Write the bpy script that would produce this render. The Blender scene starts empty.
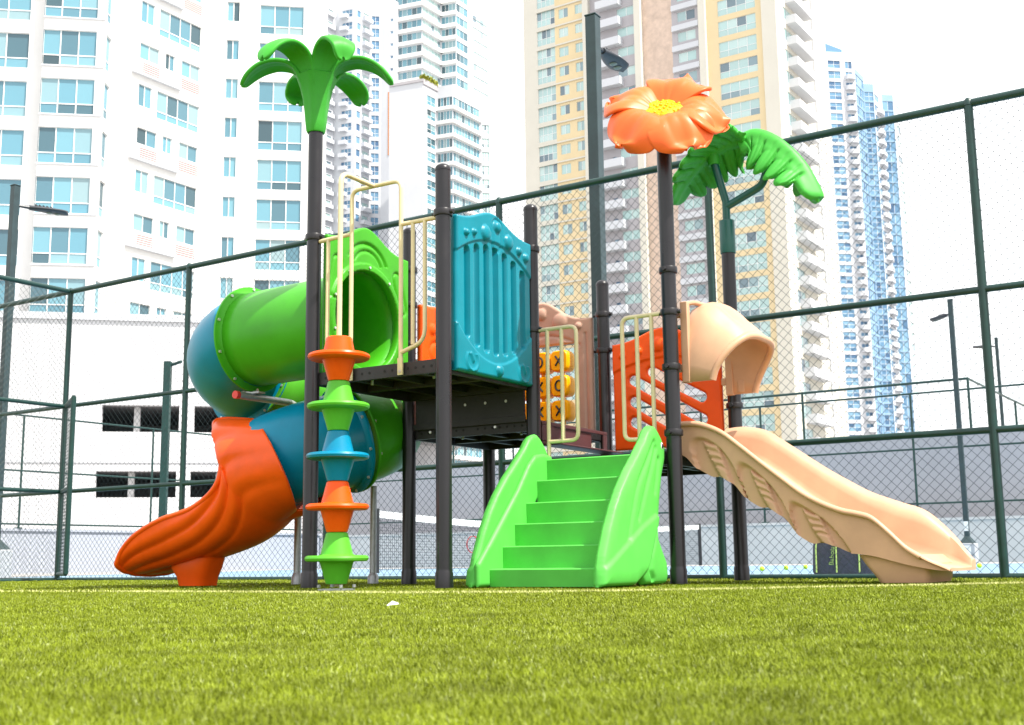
import bpy, math, random
import numpy as np
from mathutils import Vector, Matrix
random.seed(7); rng = np.random.default_rng(7)
PI = math.pi
scene = bpy.context.scene
COL = scene.collection

# ------------------------------------------------------------------ camera
F_PX, PITCH, ROLL, CAM_H = 1204.109, 0.1633, -0.0125, 0.1793
W_PX, H_PX = 1024, 725
_fw = np.array([0, math.cos(PITCH), math.sin(PITCH)])
_up0 = np.array([0, -math.sin(PITCH), math.cos(PITCH)])
_rt0 = np.array([1.0, 0, 0])
_rt = math.cos(ROLL) * _rt0 + math.sin(ROLL) * _up0
_up = -math.sin(ROLL) * _rt0 + math.cos(ROLL) * _up0
cam_data = bpy.data.cameras.new("camera")
cam = bpy.data.objects.new("camera", cam_data)
COL.objects.link(cam)
m = Matrix.Identity(4)
for i in range(3):
    m[i][0], m[i][1], m[i][2] = _rt[i], _up[i], -_fw[i]
m[2][3] = CAM_H
cam.matrix_world = m
cam_data.sensor_width = 36
cam_data.lens = F_PX / W_PX * 36
cam_data.clip_start = 0.05
cam_data.clip_end = 6000
cam_data.dof.use_dof = True
cam_data.dof.focus_distance = 8.9
cam_data.dof.aperture_fstop = 9.0
scene.camera = cam

def ray(px, py):
    return _fw + _rt * (px - 512) / F_PX - _up * (py - 362.5) / F_PX

# playset frame: A = origin, x along the front of the playset, y to the back
AX, AY, TH, L = -0.4911, 8.5222, 0.5589, 1.2401
E1 = np.array([math.cos(TH), -math.sin(TH), 0]); E2 = np.array([math.sin(TH), math.cos(TH), 0])
A0 = np.array([AX, AY, 0.0])

# ------------------------------------------------------------------ materials
def mat(name, color, rough=0.5, metallic=0.0, noise=0.0, nscale=6.0, bump=0.0, bscale=60.0,
        spec=0.5, coat=0.0, island=None, rvar=0.0, trans=0.0):
    m = bpy.data.materials.new(name); m.use_nodes = True
    nt = m.node_tree; N = nt.nodes; Lk = nt.links
    b = N["Principled BSDF"]
    b.inputs["Base Color"].default_value = (*color, 1)
    b.inputs["Roughness"].default_value = rough
    b.inputs["Metallic"].default_value = metallic
    b.inputs["Specular IOR Level"].default_value = spec
    b.inputs["Coat Weight"].default_value = coat
    tc = N.new("ShaderNodeTexCoord")
    src = None
    if noise > 0:
        t = N.new("ShaderNodeTexNoise"); t.inputs["Scale"].default_value = nscale
        t.inputs["Detail"].default_value = 6; t.inputs["Roughness"].default_value = 0.6
        Lk.new(tc.outputs["Object"], t.inputs["Vector"])
        mp = N.new("ShaderNodeMapRange"); mp.inputs[1].default_value = 0.3; mp.inputs[2].default_value = 0.7
        mp.inputs[3].default_value = 1 - noise; mp.inputs[4].default_value = 1 + noise
        Lk.new(t.outputs["Fac"], mp.inputs[0])
        mx = N.new("ShaderNodeVectorMath"); mx.operation = "SCALE"
        mx.inputs[0].default_value = color
        Lk.new(mp.outputs[0], mx.inputs["Scale"])
        src = mx.outputs[0]
        if rvar > 0:
            r2 = N.new("ShaderNodeMapRange"); r2.inputs[1].default_value = 0.3; r2.inputs[2].default_value = 0.7
            r2.inputs[3].default_value = rough - rvar; r2.inputs[4].default_value = rough + rvar
            Lk.new(t.outputs["Fac"], r2.inputs[0]); Lk.new(r2.outputs[0], b.inputs["Roughness"])
    if island:
        g = N.new("ShaderNodeNewGeometry")
        cr = N.new("ShaderNodeValToRGB")
        cr.color_ramp.interpolation = "LINEAR"
        els = cr.color_ramp.elements
        while len(els) < len(island): els.new(0.5)
        for e, (p, c) in zip(els, island):
            e.position = p; e.color = (*c, 1)
        oi = N.new("ShaderNodeObjectInfo"); ad = N.new("ShaderNodeMath"); ad.operation = "ADD"; fr_ = N.new("ShaderNodeMath"); fr_.operation = "FRACT"
        Lk.new(g.outputs["Random Per Island"], ad.inputs[0]); Lk.new(oi.outputs["Random"], ad.inputs[1]); Lk.new(ad.outputs[0], fr_.inputs[0]); Lk.new(fr_.outputs[0], cr.inputs[0])
        if src is not None:
            mm = N.new("ShaderNodeVectorMath"); mm.operation = "MULTIPLY"
            Lk.new(cr.outputs[0], mm.inputs[0]); Lk.new(mp.outputs[0], mm.inputs[1])
            src = mm.outputs[0]
        else:
            src = cr.outputs[0]
    if src is not None: Lk.new(src, b.inputs["Base Color"])
    if bump > 0:
        t2 = N.new("ShaderNodeTexNoise"); t2.inputs["Scale"].default_value = bscale
        t2.inputs["Detail"].default_value = 4
        Lk.new(tc.outputs["Object"], t2.inputs["Vector"])
        bp = N.new("ShaderNodeBump"); bp.inputs["Strength"].default_value = bump
        bp.inputs["Distance"].default_value = 0.01
        Lk.new(t2.outputs["Fac"], bp.inputs["Height"]); Lk.new(bp.outputs[0], b.inputs["Normal"])
    return m

def plastic(name, c, rough=0.38, noise=0.11):
    return mat(name, c, rough=rough, noise=noise, nscale=3.0, bump=0.05, bscale=180, rvar=0.06, spec=0.28)

M = {}
M['post'] = mat('post_steel', (0.0105, 0.009, 0.0115), 0.33, noise=0.18, nscale=5, bump=0.03, bscale=120, rvar=0.08)
M['clamp'] = mat('clamp_black', (0.013, 0.011, 0.0135), 0.36, noise=0.15)
M['deck'] = mat('deck_rubber_coat', (0.021, 0.019, 0.0205), 0.5, noise=0.2, nscale=8, bump=0.15, bscale=150)
M['brown'] = mat('brown_step_coat', (0.075, 0.028, 0.03), 0.45, noise=0.15)
M['dark'] = mat('dark_hole', (0.01, 0.01, 0.01), 0.8)
M['green'] = plastic('green_plastic', (0.055, 0.36, 0.012), 0.36)
M['lime'] = plastic('lime_plastic', (0.10, 0.50, 0.075), 0.45)
M['lime2'] = plastic('lime_cone_plastic', (0.10, 0.46, 0.03), 0.4)
M['teal'] = plastic('teal_plastic', (0.0, 0.22, 0.37), 0.32)
M['teal_panel'] = plastic('turquoise_plastic', (0.0, 0.20, 0.27), 0.36)
M['orange'] = plastic('orange_plastic', (0.92, 0.10, 0.004), 0.34)
M['orange2'] = plastic('flower_orange_plastic', (0.92, 0.145, 0.03), 0.4)
M['tan'] = plastic('tan_plastic', (0.60, 0.345, 0.215), 0.42)
M['pinktan'] = plastic('pink_tan_plastic', (0.45, 0.27, 0.2), 0.42)
M['yellow'] = plastic('yellow_plastic', (0.92, 0.42, 0.0), 0.4)
M['cream'] = mat('cream_tube_coat', (0.72, 0.6, 0.35), 0.38, noise=0.08, nscale=9)
M['leaf'] = plastic('leaf_green_plastic', (0.05, 0.38, 0.04), 0.5)
M['palm'] = plastic('palm_green_plastic', (0.045, 0.36, 0.03), 0.5)
M['sleeve'] = mat('dark_teal_tube_coat', (0.008, 0.1, 0.085), 0.33, noise=0.1)
M['galv'] = mat('galvanised_steel', (0.42, 0.43, 0.44), 0.42, metallic=0.6, noise=0.15, nscale=20)
M['bolt'] = mat('bolt_zinc', (0.7, 0.7, 0.68), 0.3, metallic=0.5)
M['redcap'] = mat('red_cap', (0.7, 0.04, 0.03), 0.4)
M['ink'] = mat('black_ink', (0.012, 0.012, 0.014), 0.5)
M['white'] = mat('white_paint', (0.8, 0.8, 0.78), 0.5, noise=0.05)
M['fence'] = mat('dark_green_fence_coat', (0.006, 0.04, 0.034), 0.4, noise=0.2, nscale=10)
M['wire'] = mat('green_wire_coat', (0.012, 0.032, 0.03), 0.5)
M['wire_far'] = mat('grey_green_wire_coat', (0.06, 0.1, 0.095), 0.5)
M['pole'] = mat('pole_grey_green_coat', (0.022, 0.045, 0.05), 0.45, noise=0.2, nscale=7)
M['lamp'] = mat('lamp_dark_metal', (0.03, 0.035, 0.045), 0.4)
M['lens'] = mat('lamp_lens', (0.2, 0.22, 0.19), 0.35)
M['concrete'] = mat('pale_concrete', (0.4, 0.41, 0.43), 0.8, noise=0.08, nscale=2.5, bump=0.2, bscale=40)
M['wallgrey'] = mat('court_wall_grey_paint', (0.385, 0.39, 0.425), 0.75, noise=0.07, nscale=0.7, bump=0.1, bscale=30)
M['wallwhite'] = mat('court_wall_white_paint', (0.6, 0.58, 0.56), 0.7, noise=0.06, nscale=0.9, bump=0.1, bscale=30)
M['wallblue'] = mat('bluish_grey_wall_paint', (0.36, 0.385, 0.44), 0.75, noise=0.06, nscale=0.9)
M['court'] = mat('blue_court_paint', (0.17, 0.28, 0.38), 0.8, noise=0.06, nscale=3)
M['courtline'] = mat('court_line_paint', (0.78, 0.8, 0.8), 0.7)
M['ground'] = mat('distant_ground', (0.32, 0.31, 0.3), 0.9, noise=0.1, nscale=0.05)
M['net'] = mat('net_cord', (0.05, 0.055, 0.07), 0.7)
M['ball'] = mat('tennis_ball_felt', (0.5, 0.75, 0.05), 0.9, noise=0.1, nscale=60)
M['bag'] = mat('bag_fabric', (0.075, 0.07, 0.09), 0.7, noise=0.25, nscale=25, bump=0.2, bscale=80)
M['bagneon'] = mat('bag_neon_trim', (0.4, 0.55, 0.15), 0.6)
M['racket'] = mat('racket_red', (0.65, 0.06, 0.06), 0.35)
M['paper'] = mat('paper_white', (0.8, 0.8, 0.78), 0.8)
# buildings
M['bw'] = mat('white_stucco', (0.76, 0.75, 0.735), 0.85, noise=0.025, nscale=0.35)
M['bw2'] = mat('white_render', (0.60, 0.615, 0.65), 0.85, noise=0.03, nscale=0.2)
M['podium'] = mat('white_podium_paint', (0.66, 0.66, 0.68), 0.85, noise=0.03, nscale=0.3)
M['bcream'] = mat('cream_stucco', (0.66, 0.63, 0.55), 0.85, noise=0.03, nscale=0.2)
M['byellow'] = mat('yellow_stucco', (0.72, 0.585, 0.36), 0.85, noise=0.04, nscale=0.25)
M['bgrey'] = mat('lilac_grey_stucco', (0.43, 0.41, 0.43), 0.85, noise=0.04, nscale=0.25)
M['bpink'] = mat('pink_stone_cladding', (0.62, 0.48, 0.39), 0.85, noise=0.16, nscale=0.9)
M['bterra'] = mat('terracotta_paint', (0.62, 0.27, 0.13), 0.85)
M['bblue'] = mat('pale_blue_cladding', (0.24, 0.38, 0.54), 0.5, noise=0.05, nscale=0.2)
M['frame'] = mat('window_frame_white', (0.78, 0.78, 0.77), 0.5)
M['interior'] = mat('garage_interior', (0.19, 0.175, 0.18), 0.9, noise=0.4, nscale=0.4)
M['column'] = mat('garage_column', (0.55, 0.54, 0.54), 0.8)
M['louver'] = mat('louver_red_brown', (0.35, 0.2, 0.2), 0.7)
M['glass'] = mat('teal_window_glass', (0.1, 0.3, 0.4), 0.06, spec=0.7, island=[
    (0.0, (0.04, 0.075, 0.09)), (0.18, (0.085, 0.19, 0.24)), (0.4, (0.12, 0.29, 0.37)), (0.75, (0.17, 0.36, 0.43)), (1.0, (0.27, 0.38, 0.4))])
M['glass_pale'] = mat('pale_green_window_glass', (0.3, 0.5, 0.5), 0.08, spec=0.7, island=[
    (0.0, (0.12, 0.17, 0.21)), (0.12, (0.24, 0.34, 0.38)), (0.22, (0.4, 0.55, 0.54)), (0.7, (0.42, 0.6, 0.59)), (1.0, (0.52, 0.66, 0.64))])
M['glass_blue'] = mat('blue_window_glass', (0.15, 0.35, 0.6), 0.15, spec=0.35, island=[
    (0.0, (0.07, 0.14, 0.25)), (0.4, (0.13, 0.26, 0.4)), (1.0, (0.22, 0.38, 0.52))])
M['rail_glass'] = mat('balcony_glass', (0.62, 0.72, 0.75), 0.15, spec=0.6)
M['bush'] = mat('yellow_green_shrub', (0.3, 0.32, 0.03), 0.7, noise=0.3, nscale=2)

# ------------------------------------------------------------------ mesh helpers
class MB:
    def __init__(s):
        s.v = []; s.f = []; s.mi = []
    def add(s, verts, faces, mi=0):
        o = len(s.v)
        s.v.extend([tuple(map(float, q)) for q in verts])
        s.f.extend([tuple(i + o for i in f) for f in faces]); s.mi.extend([mi] * len(faces))
    def box(s, lo, hi, mi=0, mtx=None):
        x0, y0, z0 = lo; x1, y1, z1 = hi
        vs = [(x0,y0,z0),(x1,y0,z0),(x1,y1,z0),(x0,y1,z0),(x0,y0,z1),(x1,y0,z1),(x1,y1,z1),(x0,y1,z1)]
        if mtx is not None: vs = [tuple(mtx @ Vector(q)) for q in vs]
        s.add(vs, [(0,3,2,1),(4,5,6,7),(0,1,5,4),(1,2,6,5),(2,3,7,6),(3,0,4,7)], mi)
    def cyl(s, p0, p1, r0, r1=None, n=16, mi=0, caps=True):
        s.tube([p0, p1], [r0, r0 if r1 is None else r1], n, mi, caps)
    def tube(s, path, r, n=12, mi=0, caps=True):
        P = [Vector(q) for q in path]; k = len(P)
        R = [r] * k if not hasattr(r, '__len__') else list(r)
        T = []
        for i in range(k):
            a = P[max(i - 1, 0)]; b = P[min(i + 1, k - 1)]
            T.append((b - a).normalized())
        up = Vector((0, 0, 1)) if abs(T[0].z) < 0.95 else Vector((1, 0, 0))
        U = T[0].cross(up).normalized(); vs = []
        for i in range(k):
            U = (U - T[i] * U.dot(T[i])).normalized(); V = T[i].cross(U)
            for j in range(n):
                a = 2 * PI * j / n
                vs.append(P[i] + (U * math.cos(a) + V * math.sin(a)) * R[i])
        fs = []
        for i in range(k - 1):
            for j in range(n):
                j2 = (j + 1) % n
                fs.append((i * n + j, i * n + j2, (i + 1) * n + j2, (i + 1) * n + j))
        if caps:
            fs.append(tuple(range(n - 1, -1, -1))); fs.append(tuple((k - 1) * n + j for j in range(n)))
        s.add(vs, fs, mi)
    def lathe(s, prof, c=(0, 0, 0), n=32, mi=0):
        k = len(prof); vs = []
        for r, z in prof:
            for j in range(n):
                a = 2 * PI * j / n
                vs.append((c[0] + r * math.cos(a), c[1] + r * math.sin(a), c[2] + z))
        fs = [(i * n + j, i * n + (j + 1) % n, (i + 1) * n + (j + 1) % n, (i + 1) * n + j) for i in range(k - 1) for j in range(n)]
        fs.append(tuple(range(n - 1, -1, -1))); fs.append(tuple((k - 1) * n + j for j in range(n)))
        s.add(vs, fs, mi)
    def sphere(s, c, r, mi=0, n=12, sc=(1, 1, 1)):
        prof = [(r * math.sin(PI * i / n), -r * math.cos(PI * i / n)) for i in range(n + 1)]
        prof[0] = (1e-4, -r); prof[-1] = (1e-4, r)
        o = len(s.v); s.lathe(prof, (0, 0, 0), 2 * n, mi)
        s.v[o:] = [(c[0] + x * sc[0], c[1] + y * sc[1], c[2] + z * sc[2]) for x, y, z in s.v[o:]]
    def grid(s, P, mi=0, close_u=False):
        nu, nv = len(P), len(P[0]); vs = [q for r in P for q in r]
        fs = []
        for i in range(nu if close_u else nu - 1):
            i2 = (i + 1) % nu
            for j in range(nv - 1):
                fs.append((i * nv + j, i2 * nv + j, i2 * nv + j + 1, i * nv + j + 1))
        s.add(vs, fs, mi)
    def mesh(s, name, mats, smooth=None):
        me = bpy.data.meshes.new(name)
        me.from_pydata(s.v, [], s.f)
        for mm in mats: me.materials.append(mm)
        me.polygons.foreach_set('material_index', s.mi)
        if smooth is not None:
            me.polygons.foreach_set('use_smooth', [True] * len(s.f))
            me.update(); me.set_sharp_from_angle(angle=math.radians(smooth))
        me.update()
        return me
    def build(s, name, mats, parent=None, smooth=None, bevel=0, bseg=2, fix=True):
        if not isinstance(mats, (list, tuple)): mats = [mats]
        me = s.mesh(name, mats, smooth)
        if fix: fix_normals(me)
        o = bpy.data.objects.new(name, me); COL.objects.link(o)
        if parent is not None: o.parent = parent
        if bevel > 0:
            md = o.modifiers.new('bevel', 'BEVEL'); md.width = bevel; md.segments = bseg; md.limit_method = 'ANGLE'
            md.angle_limit = math.radians(40); md.harden_normals = False
        return o

import bmesh
def fix_normals(me):
    bm = bmesh.new(); bm.from_mesh(me)
    bmesh.ops.recalc_face_normals(bm, faces=bm.faces); bm.to_mesh(me); bm.free()

def tag(o, label=None, cat=None, group=None, kind=None):
    if label: o['label'] = label
    if cat: o['category'] = cat
    if group: o['group'] = group
    if kind: o['kind'] = kind
    return o
def empty(name, loc=(0, 0, 0), rz=0.0):
    o = bpy.data.objects.new(name, None); COL.objects.link(o)
    o.location = loc; o.rotation_euler = (0, 0, rz); o.empty_display_size = 0.3
    return o
def link_copy(src, parent=None, mtx=None):
    c = src.copy(); COL.objects.link(c)
    if parent is not None: c.parent = parent
    if mtx is not None: c.matrix_local = mtx
    return c

# -- relief slabs: an outlined plate with a height field on its front
def s_circle(u, v, c, r): return np.hypot(u - c[0], v - c[1]) - r
def s_caps(u, v, a, b, r):
    ax, ay = a; bx, by = b; dx, dy = bx - ax, by - ay
    t = np.clip(((u - ax) * dx + (v - ay) * dy) / (dx * dx + dy * dy + 1e-12), 0, 1)
    return np.hypot(u - ax - t * dx, v - ay - t * dy) - r
def s_line(u, v, pts, r):
    d = None
    for a, b in zip(pts[:-1], pts[1:]):
        q = s_caps(u, v, a, b, r); d = q if d is None else np.minimum(d, q)
    return d
def s_poly(u, v, pts):
    d = np.full(np.shape(u), 1e9); inside = np.zeros(np.shape(u), bool); n = len(pts)
    for i in range(n):
        a = pts[i]; b = pts[(i + 1) % n]
        d = np.minimum(d, s_caps(u, v, a, b, 0))
        cond = (a[1] > v) != (b[1] > v)
        xi = (b[0] - a[0]) * (v - a[1]) / ((b[1] - a[1]) if b[1] != a[1] else 1e-9) + a[0]
        inside ^= cond & (u < xi)
    return np.where(inside, -d, d)
def s_ell(u, v, c, ru, rv, ang=0):
    ca, sa = math.cos(ang), math.sin(ang)
    x = (u - c[0]) * ca + (v - c[1]) * sa; y = -(u - c[0]) * sa + (v - c[1]) * ca
    k = np.hypot(x / ru, y / rv)
    return (k - 1) * min(ru, rv)
def smooth01(x): x = np.clip(x, 0, 1); return x * x * (3 - 2 * x)
def spline(pts, n):
    """Catmull-Rom through pts -> n samples"""
    P = np.array(pts, float); k = len(P); out = []
    for t in np.linspace(0, k - 1, n):
        i = min(int(t), k - 2); f = t - i
        p0 = P[max(i - 1, 0)]; p1 = P[i]; p2 = P[i + 1]; p3 = P[min(i + 2, k - 1)]
        out.append(0.5 * ((2 * p1) + (-p0 + p2) * f + (2 * p0 - 5 * p1 + 4 * p2 - p3) * f ** 2 + (-p0 + 3 * p1 - 3 * p2 + p3) * f ** 3))
    return np.array(out)

def slab(name, mats, sdf, rect, du, thick, warp, parent=None, height=None, rnd=0.012, both=False, smooth=50):
    u0, u1, v0, v1 = rect
    nu = int(math.ceil((u1 - u0) / du)); nv = int(math.ceil((v1 - v0) / du))
    us = np.linspace(u0, u1, nu + 1); vs = np.linspace(v0, v1, nv + 1)
    U, V = np.meshgrid(us, vs, indexing='ij')
    cu, cv = np.meshgrid((us[1:] + us[:-1]) / 2, (vs[1:] + vs[:-1]) / 2, indexing='ij')
    keep = sdf(cu, cv) < 0
    kp = np.pad(keep, 1)
    cnt = kp[1:, 1:].astype(int) + kp[:-1, 1:] + kp[1:, :-1] + kp[:-1, :-1]
    bd = (cnt > 0) & (cnt < 4)
    e = du * 0.25
    for _ in range(2):
        s = sdf(U, V); gx = (sdf(U + e, V) - sdf(U - e, V)) / (2 * e); gy = (sdf(U, V + e) - sdf(U, V - e)) / (2 * e)
        g2 = np.maximum(gx * gx + gy * gy, 0.25)
        st = np.clip(s, -du, du)
        U = np.where(bd, U - st * gx / g2, U); V = np.where(bd, V - st * gy / g2, V)
    s = sdf(U, V)
    d = np.where(bd, 0, np.maximum(-s, 0))
    er = np.where(d < rnd, rnd - np.sqrt(np.maximum(rnd * rnd - (rnd - np.minimum(d, rnd)) ** 2, 0)), 0)
    h = height(U, V, d) if height is not None else 0 * U
    fN = thick / 2 + h - er
    bN = -(fN if both else (thick / 2 - er))
    idx = -np.ones(U.shape, int); use = cnt > 0
    idx[use] = np.arange(use.sum()); n = int(use.sum())
    Pf = warp(U[use], V[use], fN[use]); Pb = warp(U[use], V[use], bN[use])
    verts = np.vstack([Pf, Pb])
    I, J = np.nonzero(keep)
    a, b, c, dd = idx[I, J], idx[I + 1, J], idx[I + 1, J + 1], idx[I, J + 1]
    F = np.vstack([np.stack([a, b, c, dd], 1), np.stack([dd, c, b, a], 1) + n])
    W = []
    for sh, p, q in (((-1, 0), (0, 1), (0, 0)), ((1, 0), (1, 0), (1, 1)), ((0, -1), (0, 0), (1, 0)), ((0, 1), (1, 1), (0, 1))):
        nb = kp[1 + I + sh[0], 1 + J + sh[1]]
        sel = ~nb
        i0 = idx[I[sel] + p[0], J[sel] + p[1]]; i1 = idx[I[sel] + q[0], J[sel] + q[1]]
        W.append(np.stack([i0, i0 + n, i1 + n, i1], 1))
    F = np.vstack([F] + W)
    mb = MB(); mb.v = [tuple(q) for q in verts.tolist()]; mb.f = [tuple(q) for q in F.tolist()]; mb.mi = [0] * len(F)
    return mb.build(name, mats, parent, smooth=smooth)

def planar(O, Ud, Vd, Nd):
    O, Ud, Vd, Nd = [np.array(q, float) for q in (O, Ud, Vd, Nd)]
    return lambda u, v, n: O + np.outer(u, Ud) + np.outer(v, Vd) + np.outer(n, Nd)

# ------------------------------------------------------------------ playset
play = empty('playground_structure', (AX, AY, 0), -TH)
tag(play, 'colourful playground structure with spiral tube slide, frog stairs, tan slide, palm and flower tops', 'playground')
def cam_dir_local(lx, ly):
    P = A0 + lx * E1 + ly * E2; c = -P; c[2] = 0; c /= np.linalg.norm(c)
    return np.array([c @ E1, c @ E2, 0])
X2 = 1.215                                                   # right row of posts
UP, MID, LOW = 1.625, 1.30, 0.97

def post(x, y, top, clamps, dome=True):
    mb = MB(); r = 0.057
    prof = [(0.0635, 0.0), (0.0635, 0.10), (r + 0.001, 0.115), (r, 0.13), (r, top - 0.05)]
    if dome:
        prof += [(r + 0.003, top - 0.05), (r + 0.003, top - 0.04)]
        prof += [((r + 0.003) * math.cos(a), top - 0.04 + 0.045 * math.sin(a)) for a in np.linspace(0.2, PI / 2 - 0.02, 7)]
    else:
        prof += [(r, top)]
    mb.lathe(prof, (x, y, 0), 28)
    o = mb.build('post', M['post'], play, smooth=40)
    for z, ang in clamps:
        c = MB()
        c.lathe([(r, -0.026), (r + 0.011, -0.024), (r + 0.014, -0.015), (r + 0.014, 0.015), (r + 0.011, 0.024), (r, 0.026)], (x, y, z), 28)
        for a in (ang, ang + PI):
            dx, dy = math.cos(a), math.sin(a)
            c.cyl((x + dx * (r + 0.005), y + dy * (r + 0.005), z), (x + dx * (r + 0.035), y + dy * (r + 0.035), z), 0.018, 0.015, 10)
        c.build('clamp', M['clamp'], o, smooth=40)
    return o
pA = post(0, 0, 3.07, [(2.70, PI), (1.585, PI)][:1])
pB = post(-L, 0, 3.62, [(2.705, 0)], dome=False)
pC = post(0, L, 3.07, [(2.69, PI / 2), (2.02, 0)])
pD = post(-L, L, 3.07, [(2.69, PI / 2), (2.38, PI / 2), (2.03, PI / 2)])
pE = post(0, 2 * L, 2.67, [(2.352, PI), (2.024, 0)])
pF = post(X2, L, 3.5, [(2.345, PI / 2), (2.019, PI), (1.60, PI / 2), (1.105, PI / 2)], dome=False)
pG = post(X2, 2 * L, 2.77, [(1.433, -PI / 2), (1.1, PI)], dome=False)
pH = post(-L, 2 * L, 2.67, [(2.35, 0), (1.40, 0)])

# decks
def deck(x0, x1, y0, y1, z, holes=True):
    mb = MB(); t = 0.095; g = 0.03
    mb.box((x0 + g, y0 + g, z - 0.02), (x1 - g, y1 - g, z))
    for lo, hi in (((x0 + g, y0 + g - .012, z - t), (x1 - g, y0 + g + .02, z + .003)), ((x0 + g, y1 - g - .02, z - t), (x1 - g, y1 - g + .012, z + .003)),
                   ((x0 + g - .012, y0 + .06, z - t - .002), (x0 + g + .02, y1 - .06, z + .001)), ((x1 - g - .02, y0 + .06, z - t - .002), (x1 - g + .012, y1 - .06, z + .001))):
        mb.box(lo, hi)
    w = x1 - x0
    for k in range(1, 4):
        mb.box((x0 + w * k / 4 - .02, y0 + .06, z - .07), (x0 + w * k / 4 + .02, y1 - .06, z - .0205))
    mb.box((x0 + .07, (y0 + y1) / 2 - .03, z - .085), (x1 - .07, (y0 + y1) / 2 + .03, z - .0225))
    if holes:
        for k in range(15):
            xx = x0 + 0.12 + k * (w - .24) / 14
            if k in (3, 4, 7): continue
            mb.cyl((xx, y0 + g - .0135, z - .045), (xx, y0 + g - .011, z - .045), 0.011, n=10, mi=1)
            yy = y0 + 0.12 + k * (y1 - y0 - .24) / 14
            mb.cyl((x1 - g + .0135, yy, z - .045), (x1 - g + .011, yy, z - .045), 0.011, n=10, mi=1)
        for xx in (x0 + .35, x1 - .3):
            mb.cyl((xx, y0 + .3, z - .0865), (xx, y0 + .3, z - .02), 0.012, n=8, mi=2)
    return mb.build('deck', [M['deck'], M['dark'], M['bolt']], play, bevel=0.004)
deck(-L, 0, 0, L, UP)
deck(-L, 0, L, 2 * L, MID)
deck(0, X2, L, 2 * L, LOW)

# black riser between the upper and the middle deck
mb = MB()
mb.box((-L + .08, L - .016, MID + .005), (-.08, L + .01, UP - .085))
mb.box((-L + .06, L - .025, MID - .02), (-.06, L - .017, MID + .03))
for k in range(4):
    xx = -.85 + k * .2
    mb.cyl((xx, L - .0185, 1.46), (xx, L - .016, 1.46), .013, n=8, mi=1)
for xx in (-1.0, -.35):
    mb.cyl((xx, L - .03, MID - .045), (xx, L - .015, MID - .045), .012, n=8, mi=1)
mb.build('riser_panel', [M['deck'], M['bolt']], play, bevel=0.004)
# brown riser with a slot between the middle and the lower deck
mb = MB()
x = 0.045
mb.box((x - .02, L + .06, 1.10), (x, 2 * L - .06, 1.125)); mb.box((x - .02, L + .06, 1.255), (x, 2 * L - .06, 1.285))
mb.box((x - .02, L + .06, 1.1255), (x, L + .25, 1.2545)); mb.box((x - .02, 2 * L - .13, 1.1255), (x, 2 * L - .06, 1.2545))
mb.box((x - .03, L + .25, 1.1255), (x - .018, 2 * L - .32, 1.2545))
mb.box((x - .02, L + .06, 1.085), (x + .16, 2 * L - .06, 1.0995))
mb.build('step_riser', M['brown'], play, bevel=0.006)

# --- relief panels
def bubble(u, v, c, r, hgt):
    d = np.hypot(u - c[0], v - c[1]) / r
    return np.where(d < 1, hgt * np.sqrt(np.maximum(1 - d * d, 0)), 0)
def groove(d, w, depth): return -depth * np.exp(-(d / w) ** 2)

# turquoise panel (post A to post C, faces right)
def tp_top(u): return 2.715 + 0.125 * np.exp(-((u - .60) / .27) ** 2) - 0.004
def tp_sdf(u, v):
    q = np.maximum(np.abs(u - .64) - .525, v - tp_top(u)); q = np.maximum(q, 1.55 - v); return q
def tp_h(u, v, d):
    h = np.zeros_like(u)
    for k in range(7):
        c = .255 + k * .1305
        zt = 2.535 - .22 * ((c - .60) / .45) ** 2 * .5; zb = 1.755 + .26 * ((c - .62) / .45) ** 2 * .5
        h += -0.04 * smooth01((0.006 - s_caps(u, v, (c, zt), (c, zb), .034)) / .014)
    arc_t = 2.600 - .13 * ((u - .62) / .45) ** 2; arc_b = 1.665 + .2 * ((u - .62) / .45) ** 2
    h += np.where(v > arc_t, 0.014, 0) * smooth01((v - arc_t) / .015) + 0.014 * smooth01((arc_b - v) / .015)
    for c, r in (((.225, 2.60), .028), ((.33, 2.625), .026), ((.49, 2.655), .062), ((.655, 2.735), .045), ((.815, 2.65), .06), ((.965, 2.61), .035), ((1.07, 2.575), .04), ((.67, 1.61), .045)):
        h += bubble(u, v, c, r, .03)
    h += groove(np.abs(s_caps(u, v, (.655, 2.735), (.66, 2.6), .06)), .012, .012)
    for c in ((.30, 1.66), (1.03, 1.66)):
        h += groove(np.abs(np.hypot(u - c[0], v - c[1] + .02) - .075) + np.where(v > c[1] + .03, 1, 0), .012, -.012)
        h += .014 * smooth01((.012 - s_caps(u, v, (c[0] - .02, c[1] + .03), (c[0] + .01, c[1] - .02), .008)) / .015)
    return h
slab('guard_panel', M['teal_panel'], tp_sdf, (.11, 1.17, 1.545, 2.86), .0085, .06,
     planar((.005, 0, 0), (0, 1, 0), (0, 0, 1), (1, 0, 0)), play, tp_h, rnd=.018)

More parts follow.
